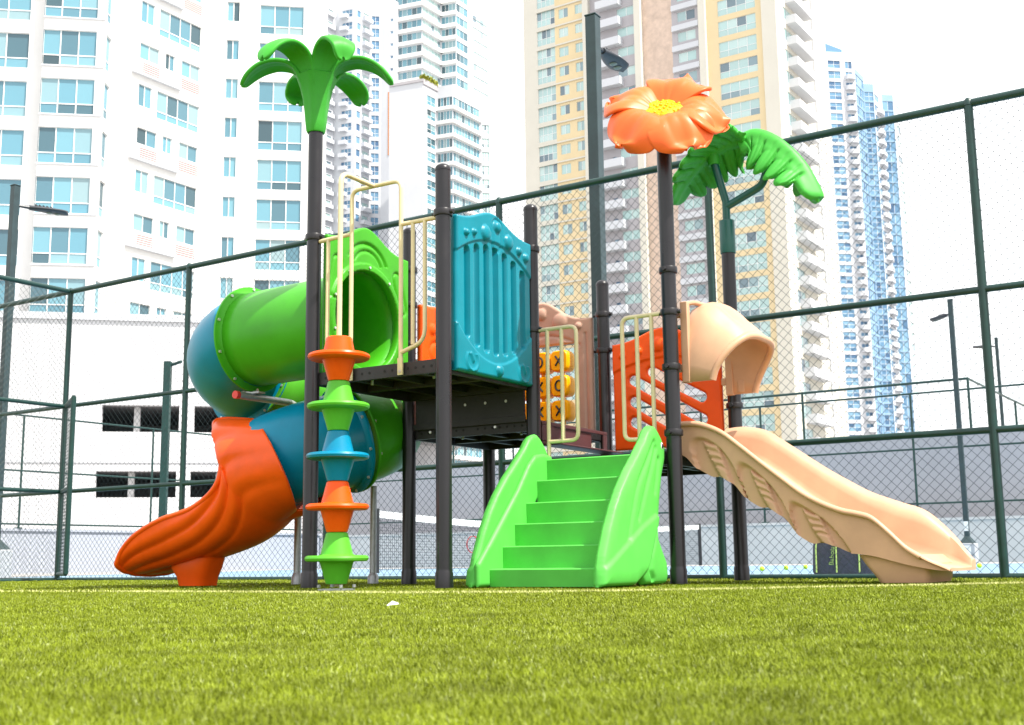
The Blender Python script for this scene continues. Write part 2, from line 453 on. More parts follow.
# green tube entrance panel (post B to post D)
def gp_top(u): return 2.745 + .165 * np.exp(-((u - .59) / .26) ** 2)
def gp_sdf(u, v):
    q = np.maximum(np.abs(u - .62) - .53, v - gp_top(u)); q = np.maximum(q, 1.64 - v)
    return np.maximum(q, -s_circle(u, v, (.58, 2.13), .405))
def gp_h(u, v, d):
    dc = np.hypot(u - .58, v - 2.13)
    h = .018 * smooth01((dc - .47) / .015) * 0 + .02 * smooth01((.475 - dc) / .015)
    a = np.abs(s_circle(u, v, (.59, 2.5), .27)) + np.where(v < 2.62, 1, 0)
    h += groove(a, .014, .018)
    a = np.abs(s_circle(u, v, (.59, 2.52), .19)) + np.where(v < 2.6, 1, 0)
    h += groove(a, .012, .014)
    h += groove(np.abs(s_caps(u, v, (.98, 2.55), (1.06, 2.3), .05)), .012, .014) + groove(np.abs(s_caps(u, v, (.21, 2.55), (.16, 2.3), .05)), .012, .014)
    return h
gp = slab('tube_entrance_panel', M['green'], gp_sdf, (.085, 1.155, 1.635, 2.93), .0095, .06,
     planar((-L + .035, 0, 0), (0, 1, 0), (0, 0, 1), (1, 0, 0)), play, gp_h, rnd=.015)
mb = MB()
for k in range(10):
    a = 2 * PI * k / 10 + .3
    yy, zz = .58 + .44 * math.cos(a), 2.13 + .44 * math.sin(a)
    mb.cyl((-L + .075, yy, zz), (-L + .095, yy, zz), .011, n=8)
mb.build('bolt', M['bolt'], gp)

# orange panel (post D to post H) and pink-tan tic tac toe panel (post H to post E)
def op_top(u): return 2.40 + .05 * np.exp(-((u - 1.86) / .26) ** 2)
def op_sdf(u, v): return np.maximum(np.maximum(np.abs(u - 1.86) - .52, v - op_top(u)), 1.32 - v)
def op_h(u, v, d):
    h = np.zeros_like(u)
    for c, r in (((1.5, 2.2), .05), ((1.62, 2.25), .035), ((2.2, 2.2), .05)): h += bubble(u, v, c, r, .02)
    h += groove(np.abs(s_circle(u, v, (1.56, 2.0), .09)), .015, .016)
    return h
slab('guard_panel', M['orange'], op_sdf, (1.335, 2.385, 1.315, 2.46), .014, .055,
     planar((-L + .03, 0, 0), (0, 1, 0), (0, 0, 1), (1, 0, 0)), play, op_h, rnd=.015)
def pp_top(u): return 2.335 + .2 * np.exp(-((u + .62) / .24) ** 2)
def pp_sdf(u, v):
    q = np.maximum(np.maximum(np.abs(u + .62) - .525, v - pp_top(u)), 1.305 - v)
    hole = np.maximum(np.abs(u + .62) - .335, np.abs(v - 1.735) - .385)
    return np.maximum(q, -hole)
def pp_h(u, v, d):
    h = np.zeros_like(u)
    for c, r in (((-.62, 2.42), .06), ((-.42, 2.33), .075), ((-.83, 2.33), .075), ((-.23, 2.27), .035), ((-1.0, 2.27), .035)): h += bubble(u, v, c, r, .03)
    h += groove(np.abs(v - (2.215 - .12 * ((u + .62) / .4) ** 2)) + np.where(np.abs(u + .62) > .4, 1, 0), .013, .014)
    h += groove(np.abs(np.abs(u + .62) - .46) + np.where(v > 2.2, 1, 0), .012, .012)
    return h
pp = slab('game_panel', M['pinktan'], pp_sdf, (-1.15, -.09, 1.3, 2.56), .010, .06,
     planar((0, 2 * L - .02, 0), (1, 0, 0), (0, 0, 1), (0, -1, 0)), play, pp_h, rnd=.016)
marks = ['XOX', 'OXO', 'XXX']                       # columns left, middle, right; top to bottom
marks = [('O', 'X', 'O'), ('O', 'X', 'X'), ('X', 'O', 'X')]
for ci, cx in enumerate((-.845, -.62, -.415)):
    for ri, cz in enumerate((1.965, 1.737, 1.51)):
        mb = MB()
        w, hh, dp = .092, .098, .075
        P = []
        for a in np.linspace(0, 2 * PI, 29)[:-1]:
            ca, sa = math.cos(a), math.sin(a); q = 5.0
            k = (abs(ca) ** q + abs(sa) ** q) ** (-1 / q)
            P.append((k * ca, k * sa))
        rows = []
        for yy, sc in ((-dp, .86), (-dp + .012, .95), (-dp + .035, 1), (dp - .035, 1), (dp - .012, .95), (dp, .86)):
            rows.append([(cx + px_ * w * sc, 2 * L - .02 + yy, cz + pz_ * hh * sc) for px_, pz_ in P])
        k = len(P); vs = [q for r in rows for q in r]
        fs = [(i * k + j, i * k + (j + 1) % k, (i + 1) * k + (j + 1) % k, (i + 1) * k + j) for i in range(5) for j in range(k)]
        fs += [tuple(range(k - 1, -1, -1)), tuple(5 * k + j for j in range(k))]
        mb.add(vs, fs, 0)
        y0 = 2 * L - .02 - dp - .003
        if marks[ci][ri] == 'X':
            mb.cyl((cx - .033, y0, cz - .045), (cx + .033, y0, cz + .045), .0085, n=6, mi=1)
            mb.cyl((cx - .033, y0, cz + .045), (cx + .033, y0, cz - .045), .0085, n=6, mi=1)
        else:
            mb.tube([(cx + .036 * math.cos(a), y0, cz + .046 * math.sin(a)) for a in np.linspace(0, 2 * PI, 25)], .0085, 6, 1)
        mb.cyl((cx, 2 * L - .02, cz - .128), (cx, 2 * L - .02, cz - .08), .02, n=10)
        mb.build('game_block', [M['yellow'], M['ink']], pp, smooth=35)

# orange slotted panel (post E to post G)
def sp_top(u): return 2.06 + .11 * np.exp(-((u - .58) / .25) ** 2)
SL = [((.47, 1.79), (.93, 1.53)), ((.29, 1.73), (.93, 1.34)), ((.29, 1.54), (.72, 1.27)), ((.29, 1.36), (.42, 1.28))]
def sp_sdf(u, v):
    q = np.maximum(np.maximum(np.abs(u - .605) - .51, v - sp_top(u)), 1.12 - v)
    for a, b in SL: q = np.maximum(q, -s_caps(u, v, a, b, .043))
    return q
def sp_h(u, v, d):
    h = np.zeros_like(u)
    for c, r in (((.36, 1.98), .035), ((.55, 2.02), .065), ((.72, 2.1), .045), ((.85, 1.99), .045), ((.2, 1.95), .03)): h += bubble(u, v, c, r, .028)
    h += .012 * smooth01((v - (1.9 - .1 * ((u - .6) / .5) ** 2)) / .012)
    return h
slab('guard_panel', M['orange'], sp_sdf, (.09, 1.12, 1.11, 2.18), .009, .055,
     planar((0, 2 * L, 0), (1, 0, 0), (0, 0, 1), (0, -1, 0)), play, sp_h, rnd=.018)

# --- cream guard rails
def bend(pts, r=.06, n=5):
    """round the corners of a polyline"""
    P = [Vector(q) for q in pts]; out = [P[0]]
    for a, b, c in zip(P[:-2], P[1:-1], P[2:]):
        d1 = (a - b).normalized(); d2 = (c - b).normalized()
        s0 = b + d1 * r; s1 = b + d2 * r
        for t in np.linspace(0, 1, n):
            out.append(s0 * (1 - t) ** 2 + b * 2 * t * (1 - t) + s1 * t * t)
    out.append(P[-1]); return out
R = .0165
mb = MB()                                                    # arch on the front edge of the upper deck
mb.tube(bend([(-.86, -.0, 1.56), (-.86, 0, 3.02), (-.385, 0, 3.02), (-.385, 0, 1.56)], .07), R, 12)
for xx in (-.86, -.385): mb.box((xx - .022, -.012, 1.535), (xx + .022, .002, 1.66))
for xx in (-.86, -.385): mb.cyl((xx, -.018, 1.56), (xx, -.01, 1.56), .012, n=10, mi=1)
mb.build('entry_arch', [M['cream'], M['bolt']], play, smooth=40, bevel=0)
mb = MB()                                                    # right half rail
mb.tube(bend([(-.06, 0, 2.675), (-.385 + .01, 0, 2.675)], .04), R, 10)
mb.tube(bend([(-.165, 0, 2.675), (-.165, 0, 1.765), (-.385, 0, 1.70)], .09), R, 10)
mb.cyl((-.275, 0, 2.675), (-.275, 0, 1.75), R * .95, n=10)
mb.build('guard_rail', M['cream'], play, smooth=40)
mb = MB()                                                    # left half rail
mb.tube([(-L + .06, 0, 2.665), (-.87, 0, 2.675)], R, 10)
mb.tube(bend([(-1.095, 0, 2.67), (-1.095, 0, 1.765), (-.86, 0, 1.70)], .09), R, 10)
mb.cyl((-.98, 0, 2.67), (-.98, 0, 1.75), R * .95, n=10)
mb.build('guard_rail', M['cream'], play, smooth=40)
yl = L
mb = MB()                                                    # stairs, left
mb.tube(bend([(.07, yl, 2.01), (.405, yl, 2.01), (.405, yl, 1.105), (.14, yl, 1.105)], .06), R, 10)
mb.tube([(.14, yl, 2.01), (.14, yl, .95)], R, 10); mb.cyl((.27, yl, 2.01), (.27, yl, 1.105), R, n=10)
mb.build('guard_rail', M['cream'], play, smooth=40)
mb = MB()                                                    # stairs, right
mb.tube(bend([(X2 - .07, yl, 2.02), (.81, yl, 2.02), (.81, yl, 1.075), (1.06, yl, 1.075)], .06), R, 10)
mb.tube([(1.06, yl, 2.02), (1.06, yl, .95)], R, 10); mb.cyl((.935, yl, 2.02), (.935, yl, 1.075), R, n=10)
mb.build('guard_rail', M['cream'], play, smooth=40)

# --- cone climber on its cream pole
CX, CY = -.635, -.40
mb = MB()
mb.tube(bend([(CX, CY, .02), (CX, CY, 3.02), (CX - .01, 0, 3.02)], .09), .019, 12)
mb.cyl((CX - .01, -.16, 3.02), (CX - .01, -.12, 3.02), .021, n=12)
mb.build('climbing_pole', M['cream'], play, smooth=40)
cm = [M['lime2'], M['orange'], M['teal'], M['lime2'], M['orange']]
for k in range(5):
    mb = MB(); z = .212 + .357 * k
    prof = [(.07, -.176), (.074, -.174), (.118, -.026), (.13, -.022), (.205, -.022), (.218, -.015), (.224, 0), (.218, .014), (.205, .020), (.135, .018), (.113, .03), (.077, .172), (.07, .1785)]
    if k == 4: prof[-2:] = [(.092, .135), (.085, .142), (.02, .143)]
    mb.lathe(prof, (CX, CY, z), 40)
    mb.build('climbing_cone', cm[k], play, smooth=32)
mb = MB(); mb.box((CX - .10, CY - .08, -.02), (CX + .10, CY + .08, .004))
for a, b in ((-.1, -.07), (.1, -.07), (-.1, .07), (.1, .07)): mb.cyl((CX + a, CY + b, .012), (CX + a, CY + b, .032), .012, n=8)
mb.build('base_plate', M['galv'], play)

# --- frog stairs
mb = MB()
x0, x1 = .185, 1.09
ys = [.30, .475, .645, .81, .975, 1.125, L - .035]; zs = [.125, .285, .45, .61, .785, .955]
poly = [(ys[0], 0.0)]
def roundc(pts, r=.018):
    out = []
    for i, p in enumerate(pts):
        out.append(p)
    return out
prof = [(ys[0], .0)]
for k in range(6):
    prof += [(ys[k] - .01, zs[k] - .025), (ys[k] - .012, zs[k] - .008), (ys[k] - .002, zs[k]), (ys[k + 1] - .004, zs[k] + .003)]
prof += [(L - .035, .955 - .1), (L - .1, .80), (.55, .0)]
n = len(prof)
vs = [(x0, a, b) for a, b in prof] + [(x1, a, b) for a, b in prof]
fs = [tuple(range(n)), tuple(range(2 * n - 1, n - 1, -1))] + [(i, (i + 1) % n, n + (i + 1) % n, n + i) for i in range(n)]
mb.add(vs, fs)
stairs = mb.build('frog_stairs', M['lime'], play, smooth=30)
led = [(.16, .0), (.155, .16), (.30, .30), (.695, .70), (.86, .90), (.96, .98), (1.1, 1.0), (1.21, .985), (1.21, .85), (.95, .62), (.62, .0)]
for xx in (.165,):
    slab('stringer', M['lime'], lambda u, v: s_poly(u, v, led), (.14, 1.22, -.0, 1.02), .014, .05,
         planar((xx, 0, 0), (0, 1, 0), (0, 0, 1), (1, 0, 0)), stairs, rnd=.02, both=True)
side = [(.16, -.0), (.175, .12), (.20, .2), (.28, .37), (.375, .53), (.47, .655), (.60, .79), (.70, .875), (.79, .955), (.87, 1.03), (.93, 1.10), (.985, 1.135), (1.04, 1.145), (1.09, 1.12), (1.15, 1.07),
        (1.21, 1.0), (1.20, .90), (1.14, .78), (1.09, .6), (1.055, .42), (1.055, .33), (1.12, .24), (1.185, .16), (1.20, .06), (1.16, -.0), (.82, 0.0), (.76, .05), (.70, .035), (.62, -.0)]
sidep = [tuple(q) for q in side]
def fr_sdf(u, v): return np.maximum(s_poly(u, v, sidep) - .004, -v)
def fr_h(u, v, d):
    h = .032 * np.sqrt(np.clip(1 - (1 - np.clip(d / .10, 0, 1)) ** 2, 0, 1))
    leg = s_poly(u, v, [(.17, .13), (.45, .27), (.75, .42), (.98, .51), (1.04, .49), (1.0, .36), (.9, .2), (.82, .1), (.6, -.05), (.1, -.05)])
    h += .02 * smooth01(-leg / .03)
    for pts in ([(1.0, 1.02), (.86, .86), (.72, .70), (.62, .5), (.55, .32)], [(1.02, .98), (.95, .85), (.87, .72), (.80, .6), (.72, .46)], [(1.06, .9), (1.03, .78), (.99, .66)]):
        pts = spline(pts, 12)
        h += groove(s_line(u, v, pts, 0), .02, .016)
    h += groove(s_line(u, v, [(1.0, .38), (.9, .2), (.88, .1), (.93, .04)], 0), .022, .025)
    return h
for xx, s_ in ((.125, -1), (1.11, 1)):
    slab('side_panel', M['lime'], fr_sdf, (.14, 1.23, -.006, 1.16), .011, .055,
         planar((xx, 0, 0), (0, 1, 0), (0, 0, 1), (s_, 0, 0)), stairs, fr_h, rnd=.026)
for xx, s_ in ((.075, -1), (1.163, 1)):
    mb = MB(); mb.sphere((xx, 1.13, 1.0), .028, sc=(.45, .8, 1)); mb.sphere((xx + s_ * .008, 1.128, 1.0), .017, mi=1, sc=(.5, .8, 1.1))
    mb.build('eye', [M['white'], M['ink']], stairs, smooth=60)

# --- tan wave slide
st = [(1.20, 1.205, .975, .93), (1.35, 1.195, .965, .85), (1.52, 1.125, .915, .745), (1.67, 1.01, .82, .645), (1.82, .885, .705, .545), (1.97, .765, .59, .435), (2.11, .655, .485, .33),
      (2.25, .575, .385, .26), (2.39, .518, .30, .21), (2.50, .492, .25, .195), (2.60, .457, .205, .18), (2.71, .36, .17, .15), (2.82, .25, .145, .12), (2.94, .175, .125, .095), (3.03, .13, .11, .08), (3.085, .10, .095, .075)]
ST = spline(st, 170)
NEAR, FAR = 1.39, 2.32; YC = (NEAR + FAR) / 2
SUB = 40
FX = [1.15, 1.34, 1.55, 1.69, 1.83, 2.05, 2.35, 2.6, 2.76, 2.92, 3.05, 3.09]
FZ = [1.22, 1.24, 1.20, 1.10, 1.0, .845, .665, .57, .52, .36, .19, .11]
_k = np.linspace(1.15, 3.09, 200); _z = np.convolve(np.pad(np.interp(_k, FX, FZ), 8, mode='edge'), np.ones(17) / 17, 'valid'); FX, FZ = _k, _z
def slide_section(i):
    x, zr, zb, zu = ST[i]
    t = i / (len(ST) - 1)
    dep = zr - zb
    hw = (FAR - NEAR) / 2
    taper = 1.0 - .14 * smooth01(np.array((t - .86) / .14)) ; hw = hw * float(taper)
    farlift = .07 * math.exp(-((x - 2.62) / .22) ** 2)
    pts = []
    zu_y = max(zu, .02)
    zu_n = zu_y + .022 - .05 * sum(math.exp(-((x - c_) / .105) ** 4) for c_ in (1.37, 1.73, 2.11)) if x < 2.35 else zu_y + .022 * max(0, 1 - (x - 2.35) / .1)
    # outer near wall, relief added along it
    zo_top = zr - .045 if dep > .06 else zr - .02
    for j in range(SUB):
        v = j / (SUB - 1); z = zu_n + (zo_top - zu_n) * v
        bulge = .0
        sx = x
        for c, w in ((1.43, .19), (1.79, .19), (2.17, .19)):
            a = abs(sx - c - (.5 - v) * .16) / w
            if a < 1.1:
                lim = .80 * math.sqrt(max(0, 1 - min(a, 1) ** 2.4))
                A = float(smooth01(np.array((lim - v) / .09))) * float(smooth01(np.array((1.02 - a) / .08)))
                e = abs((sx - c - .03 - (.5 - v) * .16) / w)
                Pd = float(smooth01(np.array((.40 - .13 * (1 - v) - e) / .09))) * float(smooth01(np.array((.74 - v) / .08)))
                rib = float(smooth01(np.array((.26 - e) / .06))) * float(smooth01(np.array((v - .16) / .08))) * float(smooth01(np.array((.66 - v) / .06))) * (.5 + .5 * math.cos(2 * PI * (v - .25) / .155))
                bulge += .034 * A * (1 - Pd) + .013 * rib * A
        pts.append((x, YC - hw + .015 + bulge - .02 * math.sin(PI * v) * 0, z))
    r = min(.03, dep * .4 + .006)
    # near double rim
    pts += [(x, YC - hw - .012, zo_top + .008), (x, YC - hw - .016, zr - .022), (x, YC - hw - .006, zr - .004), (x, YC - hw + .012, zr), (x, YC - hw + .034, zr - .008),
            (x, YC - hw + .044, zr - .026 * min(1, dep / .1)), (x, YC - hw + .054, zr - .030 * min(1, dep / .1)), (x, YC - hw + .066, zr - .022 * min(1, dep / .1)), (x, YC - hw + .085, zr - .026 * min(1, dep / .1)),
            (x, YC - hw + .10, zr - .05 * min(1, dep / .1))]
    for q in (.25, .5, .75, .92): pts.append((x, YC - hw + .10 + .035 * q, zr - .05 * min(1, dep / .1) + (zb + .03 * min(1, dep / .1) - zr + .05 * min(1, dep / .1)) * q))
    for q in np.linspace(0, 1, 9):
        a = PI * q; pts.append((x, YC - (hw - .15) * math.cos(a), zb + .02 * min(1, dep / .1) * (1 - math.sin(a) ** .6)))
    zf = max(zr, float(np.interp(x, FX, FZ)))
    for q in (.92, .75, .5, .25): pts.append((x, YC + hw - .10 - .035 * q, zf - .05 * min(1, dep / .1) + (zb + .03 * min(1, dep / .1) - zf + .05 * min(1, dep / .1)) * q))
    pts += [(x, YC + hw - .10, zf - .05 * min(1, dep / .1)), (x, YC + hw - .05, zf - .02 * min(1, dep / .1)), (x, YC + hw - .02, zf), (x, YC + hw + .005, zf - .004), (x, YC + hw + .012, zf - .022), (x, YC + hw, zo_top)]
    for q in (.66, .33, 0): pts.append((x, YC + hw - .015, zu_y + (zo_top - zu_y) * q))
    for q in (.75, .5, .25): pts.append((x, YC - hw + .06 + (2 * hw - .12) * q, zu_y + .0))
    return pts
secs = [slide_section(i) for i in range(len(ST))]
k = len(secs[0]); mb = MB()
vs = [q for s_ in secs for q in s_]
fs = [(i * k + j, i * k + (j + 1) % k, (i + 1) * k + (j + 1) % k, (i + 1) * k + j) for i in range(len(secs) - 1) for j in range(k)]
fs += [tuple(range(k)), tuple((len(secs) - 1) * k + j for j in range(k - 1, -1, -1))]
mb.add(vs, fs)
tslide = mb.build('wave_slide', M['tan'], play, smooth=62)
mb = MB()
rows = []
for z, xa, xb, ya, yb in ((.0, 2.60, 2.93, 1.47, 2.2), (.03, 2.585, 2.94, 1.46, 2.21), (.13, 2.51, 2.95, 1.45, 2.22), (.19, 2.47, 2.88, 1.45, 2.22)):
    r = .05; row = []
    for cx, cy, a0 in ((xb - r, yb - r, 0), (xa + r, yb - r, 90), (xa + r, ya + r, 180), (xb - r, ya + r, 270)):
        for a in np.linspace(a0, a0 + 90, 5): row.append((cx + r * math.cos(math.radians(a)), cy + r * math.sin(math.radians(a)), z))
    rows.append(row)
k = len(rows[0]); vs = [q for r in rows for q in r]
fs = [(i * k + j, i * k + (j + 1) % k, (i + 1) * k + (j + 1) % k, (i + 1) * k + j) for i in range(3) for j in range(k)] + [tuple(range(k)), tuple(3 * k + j for j in range(k))]
mb.add(vs, fs); mb.build('foot', M['tan'], tslide, smooth=40)

# tan hood over the slide
mb = MB(); rows = []
na, nb = 33, 15
YH, HW = 1.775, .435
for b in np.linspace(0, 1, nb):
    row = []
    for a in np.linspace(0, PI, na):
        ca, sa = math.cos(a), math.sin(a)
        s = max(sa, 0)
        z_base = 1.49
        ztop = 2.10 + .035 * math.sin(PI * min(b * 1.6, 1)) - .42 * max(0, b - .3) ** 1.4
        wob = 1 - .05 * math.sin(PI * b) * 0
        y = YH - HW * wob * np.sign(ca) * abs(ca) ** .55 * (1 - .04 * b * s)
        z = z_base + (ztop - z_base) * s ** .72
        xf = 1.50 + .24 * s ** 1.1
        x = 1.285 + (xf - 1.285) * b
        rg = .018 * math.exp(-((b - .62) / .22) ** 2) * (math.cos(a * 14) if s > .8 else 0)
        row.append((x, float(y), float(z - rg)))
    rows.append(row)
mb.grid(rows)
hood = mb.build('slide_hood', M['tan'], play, smooth=60, fix=False)
md = hood.modifiers.new('thick', 'SOLIDIFY'); md.thickness = .028; md.offset = 0
lip = [Vector(q) for q in rows[-1]]
mb = MB(); mb.tube(lip, .027, 10)
mb.build('hood_lip', M['tan'], hood, smooth=60)
mb = MB()
for yy in (YH - HW - .02, YH + HW - .03):
    mb.box((1.262, yy, 1.485), (1.325, yy + .05, 2.11))
    for z in (1.60, 2.02):
        mb.box((1.22, yy + .01, z - .03), (1.27, yy + .04, z + .03))
mb.tube(bend([(1.285, YH - HW + .01, 2.09), (1.33, YH - HW + .08, 2.115), (1.35, YH, 2.13), (1.33, YH + HW - .08, 2.11)], .05), .02, 8)
mb.box((1.36, YH + HW - .02, 1.50), (1.42, YH + HW + .015, 1.60))
mb.build('hood_bracket', M['tan'], hood, smooth=40, bevel=.012)

# --- spiral tube slide
TR = .41
def helix(t):
    """t: 0 start at panel .. 5 end ring"""
    if t <= 1: return (-L + .03 + t * (-2.48 + L - .03), .60 + .02 * t, 2.135 - .02 * t)
    if t <= 3:
        a = (t - 1) / 2 * PI; return (-2.48 - .55 * math.sin(a), 1.17 - .55 * math.cos(a), 2.115 - .47 * (t - 1) / 2)
    if t <= 3.5:
        q = (t - 3) / .5; return (-2.48 + .25 * q, 1.72, 1.645 - .13 * q)
    if t > 5.5:
        q = (t - 5.5) / .2; return (-2.23 - .20 * q, .62, .98 - .13 * q)
    a = (t - 3.5) / 2 * PI; q = (t - 3.5) / 2
    return (-2.23 + .55 * math.sin(a), 1.17 + .55 * math.cos(a), 1.515 - .48 * q - .05 * max(0, q - .7))
def tube_part(t0, t1, mtl, n=24, r=TR, f0=True, f1=True, name='slide_tube'):
    path = [helix(t) for t in np.linspace(t0, t1, n)]
    mb = MB(); mb.tube(path, r, 40, 0, caps=False)
    o = mb.build(name, mtl, play, smooth=60, fix=False)
    md = o.modifiers.new('thick', 'SOLIDIFY'); md.thickness = .014; md.offset = -1
    for f, (a, b), sgn in ((f0, (path[0], path[1]), 1), (f1, (path[-1], path[-2]), 1)):
        if not f: continue
        c = Vector(a); d = (Vector(b) - c).normalized()
        g = MB(); ring = []
        for off, rr in ((.0, r - .012), (.0, r + .05), (.006, r + .056), (.022, r + .054), (.028, r + .02), (.045, r - .002)):
            row = []
            up = Vector((0, 0, 1)); U = d.cross(up).normalized(); V = U.cross(d)
            for j in range(48):
                an = 2 * PI * j / 48; row.append(c + d * off + (U * math.cos(an) + V * math.sin(an)) * rr)
            ring.append(row)
        kk = 48; vs = [q for rw in ring for q in rw]
        g.add(vs, [(i * kk + j, i * kk + (j + 1) % kk, (i + 1) * kk + (j + 1) % kk, (i + 1) * kk + j) for i in range(5) for j in range(kk)])
        for j in range(10):
            an = 2 * PI * (j + .4) / 10; p = c + (U * math.cos(an) + V * math.sin(an)) * (r + .033)
            g.cyl(p + d * .018, p + d * .038, .0125, n=8, mi=1)
        g.build('flange', [mtl, M['bolt']], o, smooth=40)
    return o
tube_part(0, 1, M['green'], 8, f0=False)
tube_part(1.005, 2.0, M['teal'], f0=False)
tube_part(2.005, 3.5, M['lime2'])  # sky glare on this rear green section put into its colour as paler green
tube_part(3.505, 4.72, M['green'], 24)
tube_part(4.725, 5.56, M['teal'], 20, f1=False)

# orange exit
STN = [((-1.965, .62), (-2.44, 1.40), 180), ((-2.06, .565), (-2.83, 1.41), 160), ((-2.16, .515), (-2.50, 1.19), 126), ((-2.28, .44), (-2.41, .98), 104), ((-2.47, .35), (-2.47, .79), 93), ((-2.74, .272), (-2.73, .645), 90),
       ((-3.05, .205), (-3.10, .56), 88), ((-3.34, .155), (-3.40, .445), 85), ((-3.57, .12), (-3.575, .32), 82), ((-3.70, .10), (-3.655, .20), 80)]
ctl = spline([(b[0], b[1], r_[0], r_[1], ph) for b, r_, ph in STN], 90)
mb = MB(); rows = []; rim1, rim2 = [], []
YE = .64
for i, (bx, bz, rx, rz, ph) in enumerate(ctl):
    pm = math.radians(min(ph, 179.5)); t = i / 89
    kk = (1 - math.cos(pm)) / 2
    tx, tz = bx + (rx - bx) / kk, bz + (rz - bz) / kk
    row = []
    for f in np.linspace(-1, 1, 101):
        a = f * pm; q = (1 - math.cos(a)) / 2
        rr = .425 + .015 * math.sin(PI * t) + .03 * float(smooth01(np.array(1 - t / .25)))
        y = YE + rr * math.sin(a) * (1 - .0 * t)
        # flowing ridges on the flanks
        aa = abs(a) / (PI / 2)
        rid = 0
        for c0, c1 in ((1.42, .66), (1.08, .40), (.72, .16)):
            c = c0 + (c1 - c0) * float(smooth01(np.array(t / .75)))
            rid += -.017 * math.exp(-((aa - c) / .05) ** 2) + .011 * math.exp(-((aa - c - .11) / .08) ** 2)
        rid *= min(1, t * 8) * min(1, (1 - t) * 8 + .2)
        y += rid * np.sign(math.sin(a)) * 1.0
        dz = -rid * .6 * math.cos(a)
        sh = .45 * abs(math.sin(a)) * float(smooth01(np.array(1 - t / .22)))
        row.append((bx + (tx - bx) * q + sh, y, bz + (tz - bz) * q + dz))
    rows.append(row); rim1.append(row[0]); rim2.append(row[-1])
mb.grid(rows)
ex = mb.build('slide_exit', M['orange'], play, smooth=60, fix=False)
md = ex.modifiers.new('thick', 'SOLIDIFY'); md.thickness = .02; md.offset = 0
mb = MB(); end = rows[-1]
mb.tube([Vector(q) for q in rim1 + end[1:-1] + rim2[::-1]], .024, 10)
mb.build('exit_rim', M['orange'], ex, smooth=60)
mb = MB(); rows = []
for z, xa, xb, hw in ((0, -3.25, -2.93, .12), (.02, -3.26, -2.925, .122), (.08, -3.28, -2.915, .13), (.15, -3.34, -2.88, .145), (.24, -3.38, -2.84, .14)):
    row = [((xa + xb) / 2 + (xb - xa) / 2 * math.copysign(abs(math.cos(a)) ** .6, math.cos(a)), YE + hw * math.copysign(abs(math.sin(a)) ** .6, math.sin(a)), z) for a in np.linspace(0, 2 * PI, 41)[:-1]]
    rows.append(row)
k = 40; mb.add([q for r in rows for q in r], [(i * k + j, i * k + (j + 1) % k, (i + 1) * k + (j + 1) % k, (i + 1) * k + j) for i in range(4) for j in range(k)] + [tuple(range(k)), tuple(4 * k + j for j in range(k))])
mb.build('foot', M['orange'], ex, smooth=50)

# galvanised supports of the tube
mb = MB(); mb.tube(bend([(-2.42, 1.17, 0), (-2.42, 1.17, 1.60), (-2.42, .66, 1.60), (-2.42, .40, 1.60)], .16, 7), .032, 16)
mb.lathe([(.05, 0), (.05, .06), (.034, .1)], (-2.42, 1.17, 0), 16)
mb.box((-2.50, .56, 1.63), (-2.34, .64, 1.645)); mb.box((-2.60, .60, 1.62), (-2.55, .63, 1.73)); mb.box((-2.55, .60, 1.62), (-2.4, .63, 1.66))
sup = mb.build('tube_support', M['galv'], play, smooth=40)
mb = MB(); mb.cyl((-2.42, .36, 1.60), (-2.42, .40, 1.60), .034, n=16); mb.build('end_cap', M['redcap'], sup)
mb = MB(); mb.tube([(-1.79, 1.45, 0), (-1.79, 1.45, .85)], .03, 16); mb.lathe([(.048, 0), (.048, .06), (.031, .09)], (-1.79, 1.45, 0), 16)
mb.build('tube_support', M['galv'], play, smooth=40)

# --- palm crown on post B
pc = MB()
prof = [(.068, 3.565), (.076, 3.58), (.085, 3.66), (.092, 3.74), (.105, 3.84), (.13, 3.95), (.16, 4.03), (.12, 4.06), (.02, 4.05)]
rows = []
for r_, z in prof:
    rows.append([((r_ * (1 + .05 * math.cos(6 * a + .4) * min(1, (z - 3.6) * 4 if z > 3.6 else 0))) * math.cos(a) - L, r_ * (1 + .05 * math.cos(6 * a + .4)) * math.sin(a), z) for a in np.linspace(0, 2 * PI, 49)[:-1]])
k = 48; pc.add([q for r in rows for q in r], [(i * k + j, i * k + (j + 1) % k, (i + 1) * k + (j + 1) % k, (i + 1) * k + j) for i in range(len(rows) - 1) for j in range(k)] + [tuple(range(k))])
palm = pc.build('palm_crown', M['palm'], play, smooth=60)
toc = cam_dir_local(-L, 0); rgt = np.array([-toc[1], toc[0], 0])       # view right in local axes
